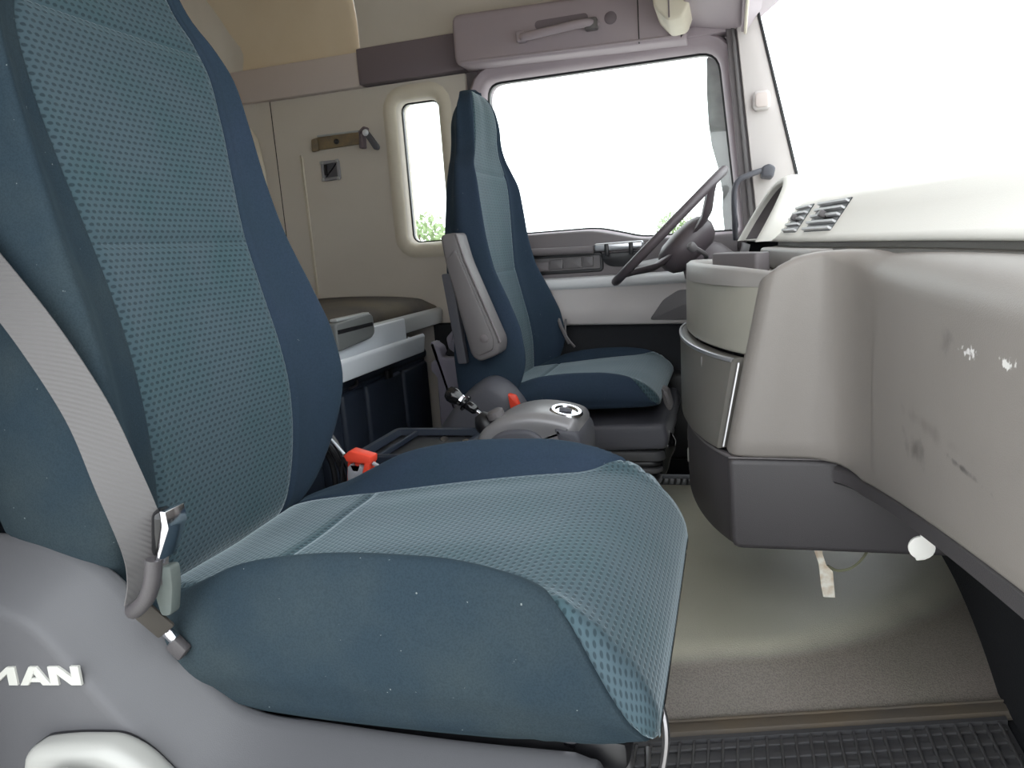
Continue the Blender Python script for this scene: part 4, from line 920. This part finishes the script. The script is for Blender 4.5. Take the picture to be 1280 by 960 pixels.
for t, w_, h_ in ((0.0, 0.055, 0.05), (0.03, 0.072, 0.068), (0.10, 0.080, 0.078), (0.18, 0.075, 0.075), (0.26, 0.06, 0.06)):
    c = cA + dn * t; G.append([c + e2 * w_ * math.cos(b) + e1 * h_ * math.sin(b) for b in [2 * math.pi * q / 20 for q in range(20)]])
obj('shroud', grid(G, True, True), 'wheel_rubber', stc)
obj('stalk', join(ctube([cA + dn * 0.03 - e2 * 0.05, (-0.065, 1.58, 0.768), (-0.095, 1.54, 0.792)], 0.006, 8), lathe([(0, 0), (0.011, 0.001), (0.012, 0.016), (0.008, 0.022), (0, 0.023)], (-0.092, 1.542, 0.785), (-0.5, -0.5, 0.6), 14)), 'armrest_grey', stc)
obj('stalk', ctube([cA + dn * 0.03 + e2 * 0.05, (-0.06, 1.85, 0.80), (-0.09, 1.89, 0.82)], 0.007, 8), 'armrest_grey', stc)
obj('ignition', join(lathe([(0, 0), (0.018, 0), (0.019, 0.03), (0.014, 0.036), (0, 0.036)], (-0.055, 1.545, 0.675), (-1, -0.4, 0.25), 18)), 'gloss_black', stc)
obj('ignition_ring', lathe([(0.0145, 0.034), (0.020, 0.030), (0.020, 0.040), (0.0145, 0.042)], (-0.055, 1.545, 0.675), (-1, -0.4, 0.25), 18), 'chrome', stc)

# ------------------------------------------------------------------ tags under the dash
tp = empty('paper_tag', (0.145, 0.83, 0.19), 'stained narrow paper tag hanging under the dark lower box', 'tag')
G = [[(x - w_, 0.832 + dy, z), (x + w_, 0.832 - dy, z)] for x, w_, z, dy in ((0.132, 0.006, 0.288, 0.0), (0.133, 0.006, 0.272, 0.002), (0.139, 0.006, 0.252, 0.004), (0.145, 0.0105, 0.240, 0.001), (0.147, 0.0105, 0.215, 0.0), (0.150, 0.0095, 0.192, 0.0))]
G = [[Vector(a), Vector(b), Vector(b) + Vector((0, 0.0012, 0)), Vector(a) + Vector((0, 0.0012, 0))] for a, b in G]
obj('tag_strip', grid(G, True, True), 'paper', tp, sharp=30)
obj('dash_wire', ctube([(0.148, 0.84, 0.246), (0.165, 0.845, 0.236), (0.19, 0.85, 0.242), (0.212, 0.86, 0.265), (0.215, 0.87, 0.292)], 0.0026, 6), 'wire_green', label='thin greenish wire loop below the dark lower box', cat='wire')
pt = empty('plastic_tag', (0.236, 0.60, 0.37), 'small round white tag dangling from the rail under the passenger panel', 'tag')
obj('disc', prism([(0.2365 + 0.0165 * math.cos(a), 0.388 + 0.0165 * math.sin(a)) for a in [2 * math.pi * k / 20 for k in range(20)]], 'Y', 0.592, 0.597, 0.001, 2), 'paper_white', pt)
obj('flap', prism(rpoly([(0.236, 0.412), (0.256, 0.402), (0.247, 0.388), (0.232, 0.39)], 0.002, 2), 'Y', 0.593, 0.5965, 0.001, 1), 'paper_white', pt)
obj('flap', prism(rpoly([(0.228, 0.380), (0.246, 0.382), (0.242, 0.371), (0.230, 0.369)], 0.002, 2), 'Y', 0.593, 0.5965, 0.001, 1), 'paper_white', pt)
obj('string', ctube([(0.236, 0.595, 0.408), (0.226, 0.60, 0.420), (0.222, 0.605, 0.445)], 0.0015, 6), 'black_plastic', pt)
obj('cable_clip', ctube([(0.213, 0.64, 0.444), (0.206, 0.638, 0.430), (0.213, 0.636, 0.420), (0.224, 0.64, 0.424)], 0.0032, 6), 'black_plastic', label='small black wire clip under the passenger panel rail', cat='clip')

# ------------------------------------------------------------------ rubber mat with moulded tread
rm = empty('rubber_mat', (0.15, 0.40, 0.0), 'black ribbed rubber floor mat in the passenger footwell', 'floor mat')
mo = [(-0.20, 0.08), (0.415, 0.08)] + [(x, yfoot(x) - 0.045) for x in (0.415, 0.3, 0.2, 0.1, 0.0, -0.1, -0.2)]
obj('mat_base', prism(mo, 'Z', 0.0005, 0.006, 0.001, 1), 'rubber', rm, smooth=False)
mo2 = [(x, yfoot(x) - 0.052) for x in (-0.2, -0.1, 0.0, 0.1, 0.2, 0.3, 0.415)]
obj('mat_rim', grid([[(x, y + 0.006, 0.006), (x, y + 0.004, 0.013), (x, y - 0.006, 0.013), (x, y - 0.008, 0.006)] for x, y in mo2]), 'rubber', rm)
ang = math.atan(0.29); ca, sa = math.cos(ang), math.sin(ang)
rib_me = None; bar_me = None
def shared(name, me, vf, m, parent, loc, rotz):
    if me is None:
        o = obj(name, vf, m, parent, smooth=False); me = o.data
        for v in me.vertices: v.co += ORG[parent]
        o.location = Vector(loc) - ORG[parent]; o.rotation_euler = (0, 0, rotz); return me
    o = bpy.data.objects.new(name, me); col.objects.link(o); o.parent = parent; o.location = Vector(loc) - ORG[parent]; o.rotation_euler = (0, 0, rotz); return me
for k in range(27):
    x = -0.185 + 0.0225 * k; y1 = yfoot(x) - 0.062; y0 = 0.36
    rib_me = shared('tread_rib', rib_me, box2((-0.0022, -0.29, 0), (0.0022, 0.0, 0.0085), 0.0008, 1), 'rubber', rm, (x, y1, 0.0055), 0.0)
bm0 = None
for k in range(9):
    yy = -0.018 - 0.031 * k; xa, xb = -0.19, 0.408
    bar_me = shared('tread_bar', bar_me, box2((-0.31, -0.0065, 0), (0.31, 0.0065, 0.0055), 0.0015, 1), 'rubber', rm, ((xa + xb) / 2, yfoot((xa + xb) / 2) - 0.055 + yy, 0.0055), ang)

# ================================================================== REAR OF THE CAB
bu = empty('bunk', (-1.44, 1.2, 0.0), 'lower bunk with dark stained mattress against the rear wall', 'bunk')
G = []
def mz(x): return 0.0
prof = [(-1.845, 0.622), (-1.845, 0.668), (-1.80, 0.682), (-1.60, 0.686), (-1.40, 0.688), (-1.20, 0.684), (-1.09, 0.674), (-1.055, 0.660), (-1.043, 0.640), (-1.045, 0.624)]
ys = [0.03 + 2.06 * k / 30 for k in range(31)]
P2 = cr([(a, b, 0) for a, b in prof], 4)
for k, y in enumerate(ys):
    e = min(1.0, min(y - 0.03, 2.09 - y) / 0.05 + 0.55)
    G.append([(p.x, y, 0.622 + (p.y - 0.622) * e + 0.003 * math.sin(7 * y + 9 * p.x)) for p in P2])
obj('mattress', grid(G, True, True), 'mattress', bu, sharp=60)
obj('bunk_board', box2((-1.85, 0.02, 0.585), (-1.05, 2.10, 0.622), 0.003), 'black_plastic', bu)
obj('front_rail', prism(rpoly([(-1.052, 0.572), (-1.030, 0.572), (-1.026, 0.622), (-1.036, 0.630), (-1.052, 0.630)], 0.005, 3), 'Y', 0.03, 2.10, 0.003, 2), 'bunk_grey', bu, label='pale grey bunk front rail')
dt = empty('bunk_tray', (-1.0, 1.55, 0.50), 'white plastic fold-out tray on the front edge of the bunk', 'tray')
obj('front_lip', prism(rpoly([(-0.992, 0.506), (-0.982, 0.508), (-0.974, 0.560), (-0.980, 0.570), (-0.988, 0.566)], 0.004, 3), 'Y', 1.05, 1.80, 0.005, 3), 'tray_white', dt)
obj('tray_floor', prism(rpoly([(-1.035, 0.512), (-0.985, 0.508), (-0.985, 0.514), (-1.035, 0.518)], 0.002, 2), 'Y', 1.06, 1.79, 0.002, 2), 'tray_white', dt)
obj('back_wall', prism(rpoly([(-1.022, 0.515), (-1.016, 0.515), (-1.016, 0.623), (-1.022, 0.627)], 0.002, 2), 'Y', 1.30, 1.745, 0.003, 2), 'tray_white', dt)
obj('end_wall', prism(rpoly([(-1.034, 0.512), (-0.986, 0.508), (-0.984, 0.545), (-1.034, 0.56)], 0.003, 2), 'Y', 1.785, 1.795, 0.002, 2), 'tray_white', dt)
bl = obj('latch_block', prism(rpoly([(1.26, 0.588), (1.455, 0.600), (1.476, 0.612), (1.474, 0.662), (1.455, 0.672), (1.26, 0.664)], [0.01, 0.02, 0.012, 0.012, 0.012, 0.01], 4), 'X', -1.014, -0.988, 0.006, 3), 'block_grey', label='grey plastic block with a groove standing in the white bunk tray', cat='block')
obj('groove', box2((-0.9885, 1.265, 0.634), (-0.9865, 1.462, 0.645), 0.0004, 1), 'black_plastic', bl)
obj('top_edge', box2((-1.012, 1.27, 0.666), (-0.990, 1.456, 0.674), 0.003), 'bunk_grey', bl)

# storage locker below the bunk
lk = empty('storage_locker', (-1.10, 1.65, 0.0), 'dark navy plastic storage locker under the bunk', 'locker')
obj('body', box2((-1.50, 1.33, 0.0), (-1.085, 2.04, 0.47), 0.02, 3), 'navy_plastic', lk)
obj('side_panel', box2((-1.50, 0.45, 0.0), (-1.11, 1.325, 0.47), 0.02, 3), 'navy_plastic', lk)
obj('lid', box2((-1.50, 1.40, 0.455), (-1.072, 2.03, 0.492), 0.014, 3), 'navy_plastic', lk)
for y0, y1 in ((1.395, 1.53), (1.545, 1.80), (1.815, 2.02)):
    obj('front_panel', box2((-1.092, y0, 0.03), (-1.070, y1, 0.445), 0.012, 3), 'navy_plastic', lk)
obj('latch', rbox((-1.066, 1.69, 0.455), (0.014, 0.035, 0.030), 0.004), 'black_plastic', lk)
obj('handle_rod', ctube([(-1.064, 1.475, 0.472), (-1.060, 1.46, 0.462), (-1.060, 1.42, 0.46)], 0.004, 8), 'steel', lk)

obj('trim_9', box2((-1.06, 2.075, 0.02), (-0.87, 2.112, 0.57), 0.008), 'black_carpet', label='black carpeted lower side wall between bunk and driver door', kind='structure')
# pale moulded bracket between bunk and driver seat
bo = rpoly([(-0.935, 0.548), (-0.905, 0.528), (-0.895, 0.494), (-0.850, 0.494), (-0.832, 0.470), (-0.826, 0.42), (-0.785, 0.29), (-0.78, 0.0), (-0.925, 0.0), (-0.925, 0.29), (-0.922, 0.43), (-0.942, 0.452), (-0.940, 0.478), (-0.920, 0.49), (-0.926, 0.52)], 0.008, 3)
bo_ = obj('plastic_bracket', prism(bo, 'Y', 1.74, 1.80, 0.008, 3), 'bracket_grey', label='pale mauve grey plastic bracket standing behind the driver seat', cat='bracket')
obj('upper_ear', prism(rpoly([(-0.885, 0.555), (-0.850, 0.590), (-0.838, 0.52), (-0.86, 0.505), (-0.88, 0.52)], 0.008, 3), 'Y', 1.755, 1.79, 0.006, 2), 'bracket_grey', bo_)
obj('web', prism(rpoly([(-0.90, 0.50), (-0.87, 0.54), (-0.84, 0.53), (-0.86, 0.48)], 0.006, 3), 'Y', 1.77, 1.80, 0.003, 2), 'black_plastic', bo_)

# wall fittings
hk = empty('coat_hook_bar', (-1.38, 2.10, 1.23), 'tarnished brass coat hook plate with dark hooks on the side wall', 'coat hook')
obj('plate', prism(rpoly([(-1.476, 1.232), (-1.290, 1.236), (-1.288, 1.282), (-1.476, 1.276)], 0.008, 3), 'Y', 2.112, 2.098, 0.003, 2), 'brass_worn', hk)
obj('plate_edge', box2((-1.46, 2.094, 1.277), (-1.29, 2.110, 1.284), 0.002), 'bunk_grey', hk)
obj('end_piece', prism(rpoly([(-1.488, 1.228), (-1.46, 1.230), (-1.46, 1.276), (-1.484, 1.272)], 0.006, 3), 'Y', 2.110, 2.092, 0.004, 2), 'brass_worn', hk)
obj('screw', lathe([(0, 0), (0.010, 0), (0.010, 0.004), (0.005, 0.006), (0, 0.003)], (-1.382, 2.098, 1.254), (0, -1, 0), 14), 'black_plastic', hk)
obj('hook', prism(rpoly([(-1.287, 1.218), (-1.268, 1.218), (-1.265, 1.270), (-1.282, 1.282)], 0.005, 3), 'Y', 2.112, 2.080, 0.005, 2), 'band_dark', hk)
obj('hook_arm', tube([(-1.278, 2.085, 1.272), (-1.255, 2.075, 1.283), (-1.24, 2.07, 1.276)], 0.008, 8), 'band_dark', hk)
obj('hook_lever', prism(rpoly([(-1.258, 1.268), (-1.240, 1.275), (-1.200, 1.216), (-1.204, 1.203), (-1.220, 1.205)], 0.006, 3), 'Y', 2.082, 2.062, 0.005, 2), 'slate_plastic', hk)
obj('hook_ball', lathe([(0, -0.012), (0.008, -0.009), (0.012, 0), (0.008, 0.009), (0, 0.012)], (-1.245, 2.062, 1.266), (0, 1, 0), 16), 'tray_white', hk)
sf = empty('socket_frame', (-1.425, 2.11, 1.115), 'small square grey socket frame left open in the side wall', 'socket')
O = rrect(-1.462, -1.386, 1.120, 1.192, 0.008, 4)
obj('frame', grid([lift(offs(O, e), 'Y', y) for e, y in ((0, 2.112), (0, 2.104), (0.002, 2.102), (0.010, 2.102), (0.012, 2.106), (0.012, 2.1118))], True), 'grey_plastic', sf)
obj('recess', prism(offs(O, 0.011), 'Y', 2.1125, 2.1085, 0.0005, 1), 'slate_plastic', sf)
obj('recess_tab', box2((-1.448, 2.100, 1.14), (-1.438, 2.109, 1.178), 0.002), 'black_plastic', sf)
for x, z in ((-1.457, 1.186), (-1.391, 1.188), (-1.393, 1.124), (-1.457, 1.125)):
    obj('corner_lug', rbox((x, 2.1, z), (0.012, 0.008, 0.012), 0.003), 'bunk_grey', sf)

# ------------------------------------------------------------------ centre console between the seats
cc = empty('centre_console', (-0.45, 1.10, 0.10), 'silver grey handbrake console between the seats with round chrome ring', 'console')
bodyO = cr([(-0.565, 0.36, 0), (-0.55, 0.41, 0), (-0.525, 0.440, 0), (-0.48, 0.462, 0), (-0.43, 0.470, 0), (-0.385, 0.467, 0), (-0.345, 0.458, 0), (-0.325, 0.446, 0), (-0.320, 0.42, 0), (-0.322, 0.36, 0)], 5)
BO = [(p.x, p.y) for p in bodyO] + [(-0.33, 0.10), (-0.59, 0.10)]
cb = obj('console_body', grid([lift(offs(BO, d), 'Y', y) for d, y in ((0.03, 1.042), (0.018, 1.040), (0.006, 1.045), (0.0, 1.058), (0.0, 1.19), (0.008, 1.205), (0.03, 1.21))], True, True), 'console_silver', cc, sharp=60)
ao = cr([(-0.55, 0.33, 0), (-0.535, 0.39, 0), (-0.495, 0.428, 0), (-0.455, 0.438, 0), (-0.41, 0.430, 0), (-0.38, 0.39, 0), (-0.365, 0.33, 0)], 5)
AO = [(p.x, p.y) for p in ao] + [(-0.365, 0.15), (-0.55, 0.15)]
obj('side_arch', prism(AO, 'Y', 1.045, 1.028, 0.008, 3), 'slate_plastic', cc)
obj('front_cap', prism(rpoly([(-0.372, 0.440), (-0.318, 0.430), (-0.310, 0.40), (-0.312, 0.30), (-0.36, 0.30), (-0.362, 0.42)], 0.012, 3), 'Y', 1.036, 1.20, 0.008, 3), 'slate_plastic', cc)
obj('chrome_ring', lathe([(0.023, 0.0), (0.034, 0.0), (0.037, 0.005), (0.033, 0.010), (0.026, 0.010), (0.023, 0.006)], (-0.355, 1.10, 0.457), (0.22, -0.12, 1), 32), 'chrome', cc)
obj('ring_well', lathe([(0.0, 0.002), (0.024, 0.002), (0.024, 0.005), (0.0, 0.005)], (-0.355, 1.10, 0.457), (0.22, -0.12, 1), 24), 'gloss_black', cc)
obj('well_switch', rbox((-0.355, 1.098, 0.466), (0.028, 0.012, 0.008), 0.003, 2, (0, 0.2, 0)), 'slate_plastic', cc)
obj('lever_boot', lathe([(0.026, -0.01), (0.026, 0.006), (0.018, 0.018), (0.012, 0.026), (0.0, 0.027)], (-0.548, 1.115, 0.432), (-0.55, 0, 0.8), 18), 'black_plastic', cc)
obj('boot_ring', lathe([(0.0, 0.0), (0.020, 0.0), (0.020, 0.014), (0.014, 0.018), (0.0, 0.018)], (-0.515, 1.10, 0.450), (-0.35, -0.1, 1), 18), 'armrest_grey', cc)
gl = empty('handbrake_lever', (-0.556, 1.11, 0.46), 'black knobbed handbrake lever with chrome stem leaning from the console', 'lever')
A_ = Vector((-0.556, 1.125, 0.448)); B_ = Vector((-0.628, 1.13, 0.496)); dd = (B_ - A_).normalized()
obj('stem', tube([A_, A_ + dd * 0.022], 0.004, 10), 'chrome', gl)
obj('collar', lathe([(0.0, 0.018), (0.007, 0.018), (0.0115, 0.024), (0.0115, 0.050), (0.009, 0.054), (0.0, 0.054)], A_, dd, 16), 'gloss_black', gl)
obj('trigger_ring', lathe([(0.0, 0.048), (0.019, 0.049), (0.019, 0.053), (0.0, 0.054)], A_, dd, 20), 'gloss_black', gl)
obj('knob', lathe([(0.0, 0.054), (0.010, 0.055), (0.012, 0.062), (0.015, 0.070), (0.019, 0.082), (0.0195, 0.092), (0.015, 0.101), (0.006, 0.105), (0.0, 0.1055)], A_, dd, 20), 'gloss_black', gl)
obj('chrome_band', lathe([(0.0105, 0.058), (0.0135, 0.060), (0.0145, 0.066), (0.0125, 0.066)], A_, dd, 20), 'chrome', gl)
# low open tray behind the console
lt = empty('floor_tray', (-0.72, 1.15, 0.10), 'low dark open tray behind the handbrake console', 'tray')
obj('tray_body', box2((-0.87, 1.02, 0.10), (-0.59, 1.30, 0.36), 0.015, 3), 'black_plastic', lt)
O = rrect(-0.86, -0.60, 1.03, 1.29, 0.02, 4)
obj('tray_rim', grid([lift(offs(O, e), 'Z', z) for e, z in ((-0.004, 0.358), (-0.002, 0.374), (0.004, 0.378), (0.016, 0.377), (0.020, 0.370), (0.022, 0.362))], True), 'navy_plastic', lt)
obj('divider', box2((-0.80, 1.05, 0.361), (-0.79, 1.27, 0.374), 0.002), 'navy_plastic', lt)
for k, (x, y) in enumerate(((-0.655, 1.17), (-0.63, 1.19), (-0.69, 1.20))):
    obj('coin', lathe([(0, 0), (0.010, 0), (0.0105, 0.001), (0.010, 0.002), (0, 0.002)], (x, y, 0.362 + 0.004 * k), (0.3 * (k - 1), -0.4, 1), 16), 'chrome', label=('shiny metal disc in the floor tray, middle one', 'shiny metal disc in the floor tray, closest to the handbrake console', 'shiny metal disc in the floor tray, farthest from the handbrake console')[k], cat='coin', group='metal discs in the floor tray')
# dark rubber on the driver's floor
dm = empty('driver_floor_mat', (-0.05, 1.9, 0.0), 'dark ribbed rubber mat on the driver floor', 'floor mat')
obj('mat_base', box2((-0.60, 1.712, 0.0), (0.40, 2.02, 0.012), 0.003), 'rubber', dm)
for k in range(14):
    obj('mat_rib', box2((-0.28 + 0.02 * k, 1.72, 0.011), (-0.274 + 0.02 * k, 2.01, 0.016), 0), 'rubber', dm, smooth=False)
